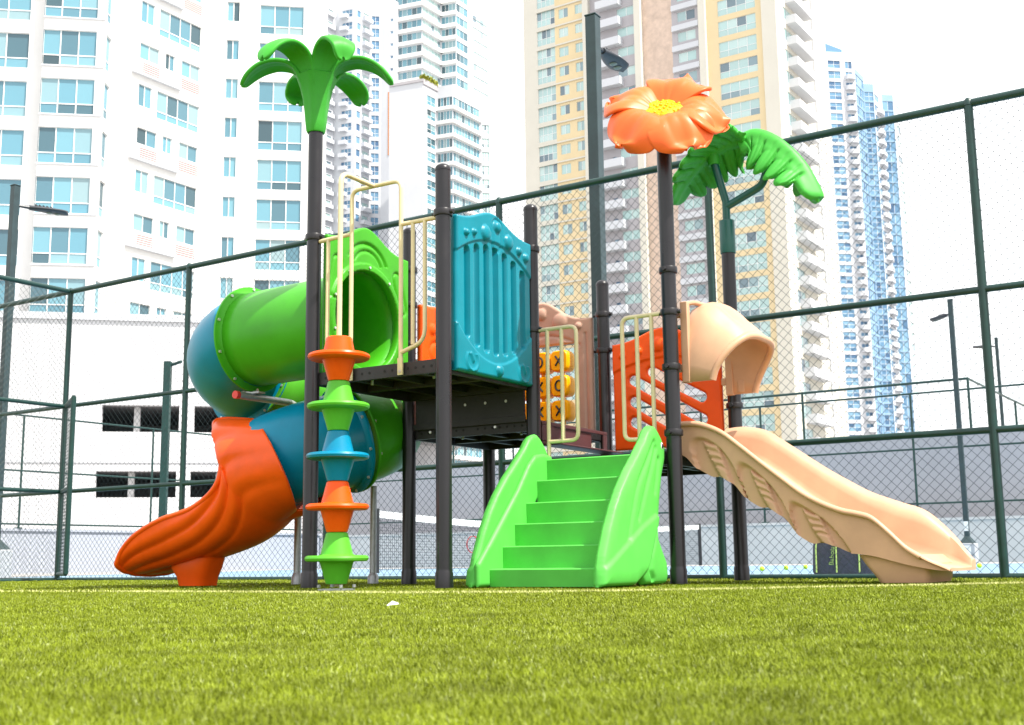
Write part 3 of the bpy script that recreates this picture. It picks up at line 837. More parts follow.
# 'rgt' must point to picture right
if (A0[0] * 0 + (rgt[0] * E1 + rgt[1] * E2)[0]) < 0: rgt = -rgt
for az, ln, rise in ((292, .52, .25), (352, .60, .20), (48, .56, .17), (108, .5, .17), (168, .60, .19), (226, .58, .23)):
    a = math.radians(az); dr = math.cos(a) * rgt - math.sin(a) * toc * 1.0   # away = -toc
    dr = np.array([dr[0], dr[1], 0]); sd = np.array([-dr[1], dr[0], 0])
    ctr = spline([(.05, 3.84), (.10, 3.99), (.17, 3.99 + rise * .72), (.30, 3.99 + rise * .98), (.43, 3.99 + rise * .86), (.53, 3.99 + rise * .52), (ln, 3.99 + rise * .08)], 201)[[int(round(200 * (1 - (1 - q_) ** 2))) for q_ in np.linspace(0, 1, 26)]]
    rows = []
    for i, (r_, z) in enumerate(ctr):
        t = 1 - (1 - i / 25) ** 2
        w = .055 + .06 * math.sin(PI * min(1, t * 1.05)) ** .8 if t < .55 else .115 * math.sqrt(max(1 - ((t - .55) / .452) ** 2.4, 0)) + .004
        row = []
        for v in np.linspace(-1, 1, 13):
            p = np.array([-L, 0, 0]) + dr * r_ + sd * w * v
            zz = z - .030 * abs(v) ** 1.7 - .006 * (1 if abs(v) < .1 else 0)
            row.append((p[0], p[1], zz))
        rows.append(row)
    mb = MB(); mb.grid(rows)
    o = mb.build('frond', M['palm'], palm, smooth=70, fix=False)
    md = o.modifiers.new('thick', 'SOLIDIFY'); md.thickness = .034; md.offset = 0
    md = o.modifiers.new('sub', 'SUBSURF'); md.levels = 1; md.render_levels = 1

# --- flower on post F
FC = np.array([X2 + .01, L, 3.575])
toc = cam_dir_local(X2, L); rgt = np.array([-toc[1], toc[0], 0])
if (rgt[0] * E1 + rgt[1] * E2)[0] < 0: rgt = -rgt
tau = math.radians(46)
fn = np.array([toc[0] * math.sin(tau), toc[1] * math.sin(tau), math.cos(tau)])
fx = np.array([rgt[0], rgt[1], 0]); fy = np.cross(fn, fx)              # fy: up/away in the flower plane
def fl(x, y, z): return FC + fx * x + fy * y + fn * z
mb = MB(); rows = []
for r_, z in ((.02, .085), (.07, .088), (.125, .082), (.16, .06), (.165, .02), (.1, -.01)):
    rows.append([tuple(fl(*(np.array([math.cos(a), math.sin(a)]) * r_ * (1 + (.2 * math.cos(5 * a + .5) if r_ > .05 else 0))), z)) for a in np.linspace(0, 2 * PI, 51)[:-1]])
k = 50; mb.add([q for r in rows for q in r], [(i * k + j, i * k + (j + 1) % k, (i + 1) * k + (j + 1) % k, (i + 1) * k + j) for i in range(5) for j in range(k)] + [tuple(range(k)), tuple(5 * k + j for j in range(k))])
for i in range(46):
    r_ = .165 * math.sqrt((i + .5) / 46); a = i * 2.39996
    p = fl(r_ * math.cos(a), r_ * math.sin(a), .088 - .03 * (r_ / .165) ** 2)
    mb.sphere(p, .015, n=5)
head = mb.build('flower_head', M['yellow'], play, smooth=60)
for pi_, az in enumerate((352, 68, 148, 226, 292)):
    a = math.radians(az); rows = []
    ca, sa = math.cos(a), math.sin(a)
    for t in 1 - (1 - np.linspace(0, 1, 27)) ** 2:
        rr = .05 + .45 * t
        wv = (.05 + .215 * math.sin(PI / 2 * min(1, t / .62)) ** 1.2) if t < .62 else .265 * math.sqrt(max(1 - ((t - .62) / .385) ** 2.6, 0)) + .01
        row = []
        for v in np.linspace(-1, 1, 25):
            lat = wv * v
            z = .035 + .075 * math.sin(PI * min(1, t * 1.15)) - .19 * max(0, t - .35) ** 1.6 - .05 * v * v * t
            z += (.17 if pi_ == 1 else .10 if pi_ == 2 else .02) * t ** 1.3
            z += .016 * math.cos(2.2 * PI * v + pi_) * max(0, t - .45) * 1.8 + .012 * math.sin(5 * v + pi_ * 2) * t
            z -= .012 * math.exp(-(v / .07) ** 2) * (1 - t) + .006 * math.exp(-((abs(v) - .35) / .06) ** 2) * math.sin(PI * t)
            r2 = rr + .012 * math.cos(2 * PI * v + pi_) * t - .03 * v * v * t
            row.append(tuple(fl(r2 * ca - lat * sa, r2 * sa + lat * ca, z)))
        rows.append(row)
    mb = MB(); mb.grid(rows)
    o = mb.build('petal', M['orange2'], head, smooth=70, fix=False)
    md = o.modifiers.new('thick', 'SOLIDIFY'); md.thickness = .03; md.offset = -1
    md = o.modifiers.new('sub', 'SUBSURF'); md.levels = 1; md.render_levels = 1
mb = MB(); mb.cyl(tuple(fl(0, 0, .02)), tuple(fl(0, -.02, -.12)), .09, .07, 20)
mb.build('flower_base', M['orange2'], head, smooth=40)

# --- leaf branch on post G
gx, gy = X2, 2 * L
mb = MB()
mb.lathe([(.064, 2.74), (.066, 2.745), (.066, 3.02), (.062, 3.03), (.03, 3.03)], (gx, gy, 0), 28)
mb.tube([(gx, gy, 3.0), (gx, gy, 3.20), (gx - .09, gy, 3.55), (gx - .10, gy, 3.60)], .034, 18)
mb.tube(bend([(gx - .005, gy, 3.15), (gx + .33, gy, 3.285), (gx + .40, gy - .01, 3.46)], .05), .034, 18)
lb = mb.build('leaf_branch', M['sleeve'], play, smooth=40)
toc = cam_dir_local(gx, gy)
def leaf(mid, Wd, Wd2, droop, flip):
    MID_ = spline(mid, 60)
    seg = np.linalg.norm(np.diff(MID_, axis=0), axis=1); cum = np.concatenate([[0], np.cumsum(seg)]); LL = cum[-1]
    NL = 5
    def sdf(u, v):
        d = s_caps(u, v, (.05, 0), (LL - .10, 0), .115)
        for k in range(NL):
            cu = LL * (.08 + .155 * k); wd = .15 * (1 - .05 * abs(k - 2)) * (1 if k < 4 else .85)
            for s_ in (-1, 1):
                d = np.minimum(d, s_ell(u, v, (cu + .035, s_ * .13), .125 * wd / .15, .074, s_ * math.radians(66)))
        d = np.minimum(d, s_ell(u, v, (LL - .07, 0), .10, .055))
        return d
    def hgt(u, v, d):
        h = .03 * np.sqrt(np.clip(1 - (1 - np.clip(d / .055, 0, 1)) ** 2, 0, 1))
        for k in range(NL):
            cu = LL * (.08 + .155 * k)
            for s_ in (-1, 1):
                a = (cu - .02, s_ * .03); b = (cu + .075, s_ * .22)
                h += groove(s_caps(u, v, a, b, 0), .009, .006)
                a = (cu + .055, s_ * .05)
                b = (cu + .055 + .08, s_ * .23)
                h += groove(s_caps(u, v, a, b, 0), .010, .02)
        h += .018 * np.exp(-(v / .03) ** 2)
        return h
    def warp(u, v, n):
        P = np.stack([np.interp(u, cum, MID_[:, i]) for i in range(3)], 1)
        e = .01
        T = np.stack([np.interp(u + e, cum, MID_[:, i]) - np.interp(u - e, cum, MID_[:, i]) for i in range(3)], 1)
        T /= np.linalg.norm(T, axis=1)[:, None] + 1e-9
        def perp(D): 
            W = np.array(D, float)[None, :] - T * (T @ np.array(D, float))[:, None]; return W / np.linalg.norm(W, axis=1)[:, None]
        Wa, Wb = perp(Wd), -perp(Wd2)
        b = smooth01((v + .05) / .10)[:, None]
        W = np.where(v[:, None] > 0, Wa, Wb); Wn = Wa * b + Wb * (1 - b); Wn /= np.linalg.norm(Wn, axis=1)[:, None]
        Nn = np.cross(T, Wn) * flip
        lat = v[:, None] * 1.35
        return P + W * lat - Nn * (droop * lat ** 2 / .25) + Nn * n[:, None]
    return slab('leaf', M['leaf'], sdf, (-.08, LL + .06, -.28, .28), .0085, .022, warp, lb, hgt, rnd=.011, smooth=60)
# right leaf (seen from above), left leaf (seen from below)
leaf([(1.36, gy, 3.70), (1.50, gy, 3.735), (1.66, gy, 3.65), (1.82, gy, 3.48), (1.93, gy, 3.30), (2.02, gy, 3.08)], (toc[0] * .36, toc[1] * .36, -.93), (-toc[0] * .8, -toc[1] * .8, -.5), .12, -1)
leaf([(1.42, gy, 3.70), (1.30, gy, 3.725), (1.12, gy, 3.68), (.95, gy, 3.58), (.80, gy, 3.43), (.70, gy, 3.28)], (toc[0] * .88, toc[1] * .88, .22), (-toc[0] * .75, -toc[1] * .75, -.62), -.08, -1)
for a_, b_, r0_, r1_ in (((gx - .095, gy, 3.54), (gx - .11, gy + .01, 3.70), .05, .06), ((gx + .395, gy, 3.44), (gx + .42, gy + .02, 3.56), .045, .05)):
    mb = MB(); mb.cyl(a_, b_, r0_, r1_, 16); mb.build('leaf_socket', M['leaf'], lb, smooth=40)

# ------------------------------------------------------------------ fences
RX, RY, LX, LY, HF, HM, HL = 4.0501, 10.1132, -6.3794, 17.0387, 4.1075, 2.4314, 1.2192
gl = np.array([LX - RX, LY - RY]); SP = np.linalg.norm(gl) / 5; gl /= np.linalg.norm(gl)     # picture left
gb = np.array([-gl[1], gl[0]]);  gb = gb if gb[1] > 0 else -gb                               # to the back
fence = empty('chain_link_fence', (LX, LY, 0), 0.0)
tag(fence, 'tall dark green chain-link fence running along the back of the turf behind the playground', 'fence')
def P3(base, d, s, z): return (base[0] + d[0] * s - LX, base[1] + d[1] * s - LY, z)
def chain_mesh(parent, base, d, s0, s1, z0, z1, cell=.092, r=.0022, name='chain_link_mesh', origin=(LX, LY), mtl=None):
    mb = MB(); n = np.array([-d[1], d[0]])
    H = z1 - z0
    def rod(sa, za, sb, zb, off):
        a = np.array([base[0] + d[0] * sa + n[0] * off - origin[0], base[1] + d[1] * sa + n[1] * off - origin[1], za])
        b = np.array([base[0] + d[0] * sb + n[0] * off - origin[0], base[1] + d[1] * sb + n[1] * off - origin[1], zb])
        t = (b - a) / np.linalg.norm(b - a); u = np.cross(t, [n[0], n[1], 0]); w = np.array([n[0], n[1], 0])
        vs = []
        for p in (a, b):
            for k in range(3):
                an = 2 * PI * k / 3; vs.append(p + (u * math.cos(an) + w * math.sin(an)) * r)
        mb.add(vs, [(0, 1, 4, 3), (1, 2, 5, 4), (2, 0, 3, 5)])
    k = s0 - H
    while k < s1:
        sa, za, sb, zb = k, z0, k + H, z1
        if sa < s0: za += s0 - sa; sa = s0
        if sb > s1: zb -= sb - s1; sb = s1
        if sb > sa + 1e-3: rod(sa, za, sb, zb, .0028)
        sa, za, sb, zb = k, z1, k + H, z0
        if sa < s0: za -= s0 - sa; sa = s0
        if sb > s1: zb += sb - s1; sb = s1
        if sb > sa + 1e-3: rod(sa, za, sb, zb, -.0028)
        k += cell
    # knuckled top edge
    s = s0
    while s < s1:
        a = np.array([base[0] + d[0] * s - origin[0], base[1] + d[1] * s - origin[1], z1])
        mb.add([a + [-d[0] * .004, -d[1] * .004, -.01], a + [d[0] * .004, d[1] * .004, -.01], a + [d[0] * .008, d[1] * .008, .02]], [(0, 1, 2)])
        s += cell / 2
    return mb.build(name, mtl or M['wire'], parent, fix=False)
Rp = np.array([RX, RY])
def fpost(xy, h=HF, r=.038):
    mb = MB(); mb.lathe([(r, 0), (r, h - .02), (r + .006, h - .02), (r + .006, h + .02), (r * .5, h + .05)], (xy[0] - LX, xy[1] - LY, 0), 16)
    mb.build('fence_post', M['fence'], fence, smooth=40)
for i in range(-2, 9): fpost(Rp + gl * SP * i)
for z in (HF, HM, HL, .0):
    mb = MB(); rr = .037 if z > 4 else .030
    mb.cyl(P3(Rp, gl, -2 * SP, z), P3(Rp, gl, 8 * SP, z), rr, n=14); mb.build('fence_rail', M['fence'], fence, smooth=40)
chain_mesh(fence, Rp, gl, -2 * SP, 8 * SP, .0, HF + .03)
Lp = np.array([LX, LY])
for i in range(1, 4): fpost(Lp - gb * 2.4 * i)
for z in (HF, HM, HL, .0):
    mb = MB(); mb.cyl(P3(Lp, -gb, 0, z), P3(Lp, -gb, 7.2, z), .034 if z > 4 else .028, n=14); mb.build('fence_rail', M['fence'], fence, smooth=40)
chain_mesh(fence, Lp, -gb, 0.03, 7.2, .0, HF + .03)
# open gate leaf beside the corner post
gq = np.array([-5.90, 16.05]); gd = gq - Lp; gw = np.linalg.norm(gd); gd /= gw
gate = empty('fence_gate', (LX, LY, 0)); tag(gate, 'narrow dark green gate leaf standing open at the left corner post of the fence', 'gate')
fr = MB()
fr.tube([P3(Lp, gd, .07, .08), P3(Lp, gd, .07, 2.43)], .028, 12); fr.tube([P3(Lp, gd, gw, .08), P3(Lp, gd, gw, 2.43)], .034, 12)
for z in (.08, 1.22, 2.43): fr.cyl(P3(Lp, gd, .07, z), P3(Lp, gd, gw, z), .026, n=12)
fr.build('gate_frame', M['fence'], gate, smooth=40)
chain_mesh(gate, Lp, gd, .08, gw, .08, 2.4)
gate_hinge = MB()
for z in (.5, 2.0): gate_hinge.box((-.01 + gd[0] * .03, gd[1] * .05, z - .04), (.03 + gd[0] * .03, gd[1] * .05 + .05, z + .04))
gate_hinge.build('hinge', M['galv'], gate)

# ------------------------------------------------------------------ court behind the fence
g2 = gb; g1n = -gl                                     # g1n: picture right
C0 = np.array([-6.77, 42.4])                           # back left corner of the court
def wall_thing(name, label, cat, base, d, ln, thick, z0, z1, mtl, cap=0.0):
    n = np.array([-d[1], d[0]]); n = n if n[1] > 0 else -n
    mb = MB()
    def q(s, t, z): return (base[0] + d[0] * s + n[0] * t, base[1] + d[1] * s + n[1] * t, z)
    def bx(s0, s1, t0, t1, za, zb):
        vs = [q(s0, t0, za), q(s1, t0, za), q(s1, t1, za), q(s0, t1, za), q(s0, t0, zb), q(s1, t0, zb), q(s1, t1, zb), q(s0, t1, zb)]
        mb.add(vs, [(0, 3, 2, 1), (4, 5, 6, 7), (0, 1, 5, 4), (1, 2, 6, 5), (2, 3, 7, 6), (3, 0, 4, 7)])
    bx(0, ln, 0, thick, z0, z1 - cap)
    if cap: bx(-.03, ln + .03, -.05, thick + .03, z1 - cap + .001, z1)
    o = mb.build(name, mtl, None)
    return tag(o, label, cat)
wall_thing('low_wall', 'low pale wall along the back of the blue court below the thin railing fence', 'wall', C0, g1n, 40, .3, 0, 1.12, M['wallwhite'], .07)
wall_thing('side_wall', 'low bluish grey wall at the left side of the court in front of the white garage building', 'wall', C0 - g2 * 34, g2, 34, .3, 0, 1.2, M['wallblue'], .07)
wall_thing('retaining_wall', 'tall plain grey retaining wall behind the court topped by a terrace railing', 'wall', C0 + g2 * 1.5 - g1n * 2, g1n, 48, .5, 0, 3.45, M['wallgrey'], .0)

def low_fence(name, label, base, d, ln, z0, rails, step, first=0, r=.03, chain=True):
    o = empty(name, (base[0], base[1], 0)); tag(o, label, 'fence')
    s = first
    while s <= ln:
        mb = MB(); mb.cyl((d[0] * s, d[1] * s, z0), (d[0] * s, d[1] * s, rails[-1]), r, n=10)
        mb.box((d[0] * s - .09, d[1] * s - .06, z0 - .0), (d[0] * s + .09, d[1] * s + .06, z0 + .03))
        mb.build('fence_post', M['fence'], o); s += step
    for z in rails:
        mb = MB(); mb.cyl((0, 0, z), (d[0] * ln, d[1] * ln, z), r * .85, n=10); mb.build('fence_rail', M['fence'], o)
    if chain: chain_mesh(o, base, d, 0, ln, rails[0], rails[-1], cell=.16, r=.003, origin=base, mtl=M['wire_far'])
    return o
low_fence('court_fence', 'thin green court fence with three rails standing on the low back wall', C0 + g2 * .12, g1n, 36, 1.12, (1.5, 2.9, 4.35), 4.15, 3.9, chain=False)
low_fence('court_fence', 'thin green court fence on the low left wall before the garage openings', C0 - g2 * 30 + g1n * .0, g2, 30, 1.2, (1.32, 2.75, 4.25), 4.4, .6, chain=False)
# terrace railing on the tall wall with a corner
tr = empty('terrace_railing', (C0[0], C0[1], 0)); tag(tr, 'dark green terrace railing turning a corner on top of the tall grey retaining wall', 'railing')
cs = 21.6; off = g2 * 1.75
def tp(s, t, z): return (g1n[0] * s + off[0] + g2[0] * t, g1n[1] * s + off[1] + g2[1] * t, z)
mb = MB(); mb.tube([tp(2, 0, 4.85), tp(cs, 0, 4.85), tp(cs, 9, 4.85)], .035, 10); mb.build('rail', M['fence'], tr)
for s in (4.5, 7.6, 10.7, 13.8, 17.0, cs):
    mb = MB(); mb.cyl(tp(s, 0, 3.45), tp(s, 0, 4.85), .035, n=10); mb.build('rail_post', M['fence'], tr)
for t in (3, 6, 9):
    mb = MB(); mb.cyl(tp(cs, t, 3.45), tp(cs, t, 4.85), .035, n=10); mb.build('rail_post', M['fence'], tr)

# tennis net
NP = np.array([-2.37, 21.0]); ND = np.array([math.sin(.568), math.cos(.568)])
net = empty('tennis_net', (NP[0], NP[1], 0)); tag(net, 'black tennis net with a white top band across the blue court', 'net')
NLn = 13.6
def sag(s): return 1.07 - .16 * (1 - ((s - NLn / 2) / (NLn / 2)) ** 2)
for s in (0, NLn):
    mb = MB(); mb.cyl((ND[0] * s, ND[1] * s, 0), (ND[0] * s, ND[1] * s, 1.10), .045, n=12); mb.build('net_post', M['ink'], net, smooth=40)
mb = MB(); rows = []
nn = np.array([ND[1], -ND[0]])
for s in np.linspace(.05, NLn - .05, 30):
    z = sag(s); rows.append([(ND[0] * s + nn[0] * o_, ND[1] * s + nn[1] * o_, z - dz) for o_, dz in ((-.012, .12), (-.014, 0), (.014, 0), (.012, .12))])
mb.grid(rows); mb.build('net_band', M['white'], net)
mb = MB()
for s in np.arange(.05, NLn, .055): mb.box((ND[0] * s - .0028, ND[1] * s - .0028, .04), (ND[0] * s + .0028, ND[1] * s + .0028, sag(s) - .1))
for k in range(17):
    z = .06 + k * .052
    mb.tube([(ND[0] * s, ND[1] * s, z * sag(s) / 1.07) for s in np.linspace(.05, NLn - .05, 14)], .003, 4, caps=False)
mb.build('net_mesh', M['net'], net)

# balls, bag, racket, paper scrap
def at_ground(px, Y, z=0.0):
    d = ray(px, 566); return (d[0] / d[1] * Y, Y, z)
balls = [(786, 17.5, 'leftmost tennis ball on the blue court behind the fence, left of the black bag'), (805.5, 18.5, 'tennis ball on the blue court just left of the black bag'),
         (763, 16.5, 'tennis ball on the blue court between the dark post and the tan slide, left of two others'), (979.5, 17.2, 'tennis ball lying alone on the blue court right of the tan slide end'), (0, 0, '')][:4]
balls[0] = (786, 17.5, 'middle one of three tennis balls left of the black bag')
balls[1] = (805.5, 18.5, 'nearest tennis ball to the black bag, on the blue court behind the fence')
balls[2] = (762, 16.5, 'leftmost tennis ball on the blue court, beside the post under the leaf top')
for px, Y, lb_ in balls:
    mb = MB(); mb.sphere((0, 0, 0), .034, n=8)
    o = mb.build('tennis_ball', M['ball'], None, smooth=60); o.location = at_ground(px, Y, .034)
    tag(o, lb_, 'ball', 'tennis balls on the blue court')
bagP = at_ground(845, 12.9)
bag = empty('tennis_bag', bagP, -TH); bag.scale = (.8, .8, .88); tag(bag, 'black sports bag with neon green trim behind the fence under the tan slide', 'bag')
mb = MB(); rows = []
for z, sx, sy in ((0, .40, .15), (.03, .415, .165), (.30, .40, .16), (.55, .36, .14), (.66, .30, .10), (.68, .24, .06)):
    rows.append([(sx * math.copysign(abs(math.cos(a)) ** .45, math.cos(a)), sy * math.copysign(abs(math.sin(a)) ** .45, math.sin(a)), z) for a in np.linspace(0, 2 * PI, 41)[:-1]])
k = 40; mb.add([q for r in rows for q in r], [(i * k + j, i * k + (j + 1) % k, (i + 1) * k + (j + 1) % k, (i + 1) * k + j) for i in range(5) for j in range(k)] + [tuple(range(k)), tuple(5 * k + j for j in range(k))])
mb.build('bag_body', M['bag'], bag, smooth=50)
for xx in (-.33, -.06, .24):
    mb = MB(); mb.tube([(xx, -.178, .02), (xx + .005, -.176, .3), (xx + .03, -.158, .55)], .011, 6); mb.build('trim', M['bagneon'], bag)
mb = MB(); mb.tube(bend([(-.15, 0, .66), (-.12, -.02, .78), (.12, -.02, .78), (.15, 0, .66)], .06), .014, 8); mb.build('handle', M['bag'], bag)
fc = bpy.data.curves.new('bag_lettering', 'FONT'); fc.body = 'Babolat'; fc.size = .085; fc.extrude = .003
fo = bpy.data.objects.new('bag_lettering', fc); COL.objects.link(fo)
dg = bpy.context.evaluated_depsgraph_get(); dg.update()
lm = bpy.data.meshes.new_from_object(fo.evaluated_get(dg)); bpy.data.objects.remove(fo)
lo = bpy.data.objects.new('lettering', lm); lm.materials.clear(); lm.materials.append(M['bagneon']); COL.objects.link(lo); lo.parent = bag
lo.matrix_local = Matrix.Translation((-.10, -.184, .10)) @ Matrix.Rotation(PI / 2, 4, 'X') @ Matrix.Rotation(math.radians(82), 4, 'Z')

rk = empty('tennis_racket', at_ground(473, 23.5), .5); tag(rk, 'red tennis racket leaning near the net beside the frog stairs', 'racket')
mb = MB(); mb.tube([(.13 * math.cos(a), 0, .50 + .16 * math.sin(a)) for a in np.linspace(0, 2 * PI, 25)], .011, 6); mb.build('racket_frame', M['racket'], rk)
mb = MB(); mb.tube([(0, 0, .01), (0, 0, .34)], .014, 6); mb.build('grip', M['ink'], rk)
mb = MB()
for k in range(-4, 5):
    w = .125 * math.sqrt(1 - (k / 5) ** 2); mb.box((-w, -.001, .5 + k * .032 - .001), (w, .001, .5 + k * .032 + .001)); h2 = .155 * math.sqrt(1 - (k / 5) ** 2); mb.box((k * .026 - .001, -.0025, .5 - h2), (k * .026 + .001, -.0012, .5 + h2))
mb.build('strings', M['white'], rk)
mb = MB(); mb.add([(-.02, -.014, .026), (.024, -.01, .03), (.02, .014, .034), (-.016, .012, .028), (0, 0, .042)], [(0, 1, 4), (1, 2, 4), (2, 3, 4), (3, 0, 4), (3, 2, 1, 0)])
o = mb.build('paper_scrap', M['paper'], None); o.location = (-.445, 4.45, 0); tag(o, 'tiny white paper scrap lying on the turf in the foreground', 'litter')

# ------------------------------------------------------------------ light poles
def light_pole(px, py, Y, ax, ay, wpx, h, arm_dir, label, ped=0.45, armlen=.5, square=True, mtl=None):
    d = ray(px, py); X = d[0] / d[1] * Y
    o = empty('light_pole', (X, Y, 0)); tag(o, label, 'light pole', 'street light poles around the court')
    w = wpx / 2
    rot = Matrix.Rotation(-TH, 4, 'Z')
    mb = MB(); mb.box((-w, -w, ped), (w, w, h), mtx=rot); mb.box((-w - .008, -w - .008, h), (w + .008, w + .008, h + .02), mtx=rot)
    if ped: 
        k = .17
        vs = [rot @ Vector(q) for q in ((-k, -k, ped + .001), (k, -k, ped + .001), (k, k, ped + .001), (-k, k, ped + .001), (-w, -w, ped + .16), (w, -w, ped + .16), (w, w, ped + .16), (-w, w, ped + .16))]
        mb.add(vs, [(0, 1, 5, 4), (1, 2, 6, 5), (2, 3, 7, 6), (3, 0, 4, 7)])
    mb.build('pole', mtl or M['pole'], o, bevel=.008)
    if ped:
        mb = MB(); mb.box((-.19, -.19, 0), (.19, .19, ped), mtx=rot); mb.build('pedestal', M['concrete'], o, bevel=.02)
        mb = MB(); mb.box((-.05, -w - .004, ped + .28), (.05, -w - .001, ped + .5), mtx=rot); mb.build('sticker', M['paper'], o); mb = MB(); mb.box((-.05, -.194, ped - .25), (.1, -.191, ped - .05), mtx=rot); mb.build('sticker', M['paper'], o)
    a = Vector(arm_dir).normalized(); sd = Vector((-a.y, a.x, 0))
    mb = MB(); p0 = a * w + Vector((0, 0, h - .32)); mb.tube([p0, p0 + a * armlen * .45 + Vector((0, 0, .0))], .025, 10)
    mb.build('arm', M['lamp'], o)
    mb = MB(); rows = []
    for t in np.linspace(0, 1, 12):
        wd = .045 + .085 * math.sin(min(1, t * 1.5) * PI / 2) if t < .75 else .13 * math.sqrt(max(0, 1 - ((t - .75) / .252) ** 2)) + .004
        c = p0 + a * (armlen * .4 + t * .62) + Vector((0, 0, .0 - 0.0 * t))
        rows.append([tuple(c + sd * wd * math.cos(q) + Vector((0, 0, .04 * math.sin(q)))) for q in np.linspace(0, 2 * PI, 17)[:-1]])
    k = 16; mb.add([q for r in rows for q in r], [(i * k + j, i * k + (j + 1) % k, (i + 1) * k + (j + 1) % k, (i + 1) * k + j) for i in range(11) for j in range(k)] + [tuple(range(k)), tuple(11 * k + j for j in range(k))])
    for t in range(5):
        c = p0 + a * (armlen * .4 + .12 + t * .06) + Vector((0, 0, .03)); mb.box(c - Vector((.008, .07, 0)), c + Vector((.008, .07, .03)))
    lh = mb.build('lamp_head', M['lamp'], o, smooth=50)
    mb = MB()
    for t in (.32, .45): 
        c = p0 + a * (armlen * .4 + t) + Vector((0, 0, -.043)); mb.sphere(c, .05, n=8, sc=(1, 1, .3))
    mb.build('lens', M['lens'], lh, smooth=60)
    return o
light_pole(592.5, 16, 13.3, 0, 0, .135, 6.47, (.47, .88, 0), 'tall square light pole rising between the turquoise panel and the orange flower', ped=0.0, armlen=.5)
light_pole(15.5, 186, 18.9, 0, 0, .11, 6.31, (.8, .6, 0), 'tall light pole at the far left edge in front of the white apartment building', armlen=.45)
light_pole(950, 300, 28.0, 0, 0, .11, 6.16, (-.2, .98, 0), 'dark light pole on a grey concrete pedestal right of the tan slide', armlen=.4)
light_pole(996, 338, 45.0, 0, 0, .11, 8.3, (-1, .1, 0), 'distant light pole with lamp arm pointing left, behind the grey retaining wall', ped=0.0, armlen=.5)
d = ray(168, 364); Y = 26.0
bp = empty('bracket_post', (d[0] / d[1] * Y, Y, 0)); tag(bp, 'green square post with short top bracket behind the fence above the orange slide exit', 'post')
mb = MB(); mb.box((-.075, -.075, 0), (.075, .075, 4.58)); mb.build('post', M['fence'], bp, bevel=.006)
mb = MB(); mb.tube([(.07, 0, 4.5), (.32, -.1, 4.56)], .035, 8); mb.build('bracket', M['fence'], bp)

# ------------------------------------------------------------------ buildings
def hit(P, d, px, py):
    """distance along plan direction d from P to the vertical plane through a pixel column"""
    r = ray(px, py); k = r[0] / r[1]
    return (k * P[1] - P[0]) / (d[0] - k * d[1])
class Facade:
    """vertical wall plane from P along d (picture left to right)"""
    def __init__(s, P, d, end=None, length=None):
        s.P = np.array(P, float); s.d = np.array(d, float) / np.linalg.norm(d)
        s.n = np.array([s.d[1], -s.d[0]])
        s.len = length if length is not None else hit(s.P, s.d, *end)
        s.Q = s.P + s.d * s.len
    def sz(s, px, py):
        t = hit(s.P, s.d, px, py); q = s.P + s.d * t; r = ray(px, py)
        return t, CAM_H + r[2] / r[1] * q[1]
    def pt(s, a, z, o=0.0):
        q = s.P + s.d * a + s.n * o; return (q[0], q[1], z)
    def mtx(s, a, z, org):
        m = Matrix.Identity(4)
        m[0][0], m[1][0] = s.d; m[0][1], m[1][1] = -s.n
        q = s.P + s.d * a; m[0][3], m[1][3], m[2][3] = q[0] - org[0], q[1] - org[1], z
        return m
def wall_holes(mb, F, z0, z1, holes, org, depth=.22, mi=0, a0=0.0, a1=None, off=0.0):
    a1 = F.len if a1 is None else a1
    holes = [(max(h[0], a0), max(h[1], z0), min(h[2], a1), min(h[3], z1)) for h in holes if h[2] > a0 + .02 and h[0] < a1 - .02 and h[3] > z0 + .02 and h[1] < z1 - .02]
    S = sorted(set([round(a0, 3), round(a1, 3)] + [round(h[i], 3) for h in holes for i in (0, 2)]))
    Z = sorted(set([round(z0, 3), round(z1, 3)] + [round(h[i], 3) for h in holes for i in (1, 3)]))
    hr = [tuple(round(q, 3) for q in h) for h in holes]
    def P(a, z, o=0): q = F.pt(a, z, off + o); return (q[0] - org[0], q[1] - org[1], z)
    from bisect import bisect_left
    blocked = np.zeros((len(S), len(Z)), bool)
    for h in hr:
        i0, i1 = bisect_left(S, h[0]), bisect_left(S, h[2]); j0, j1 = bisect_left(Z, h[1]), bisect_left(Z, h[3])
        blocked[i0:i1, j0:j1] = True
    for i in range(len(S) - 1):
        j = 0
        while j < len(Z) - 1:
            if blocked[i, j]: j += 1; continue
            k = j
            while k < len(Z) - 1 and not blocked[i, k]: k += 1
            mb.add([P(S[i], Z[j]), P(S[i + 1], Z[j]), P(S[i + 1], Z[k]), P(S[i], Z[k])], [(0, 1, 2, 3)], mi); j = k
    for a, b, c, d_ in hr:
        q = [P(a, b), P(c, b), P(c, d_), P(a, d_)]; r = [P(a, b, -depth), P(c, b, -depth), P(c, d_, -depth), P(a, d_, -depth)]
        for k in range(4):
            k2 = (k + 1) % 4; mb.add([q[k], r[k], r[k2], q[k2]], [(0, 1, 2, 3)], mi)
WCACHE = {}
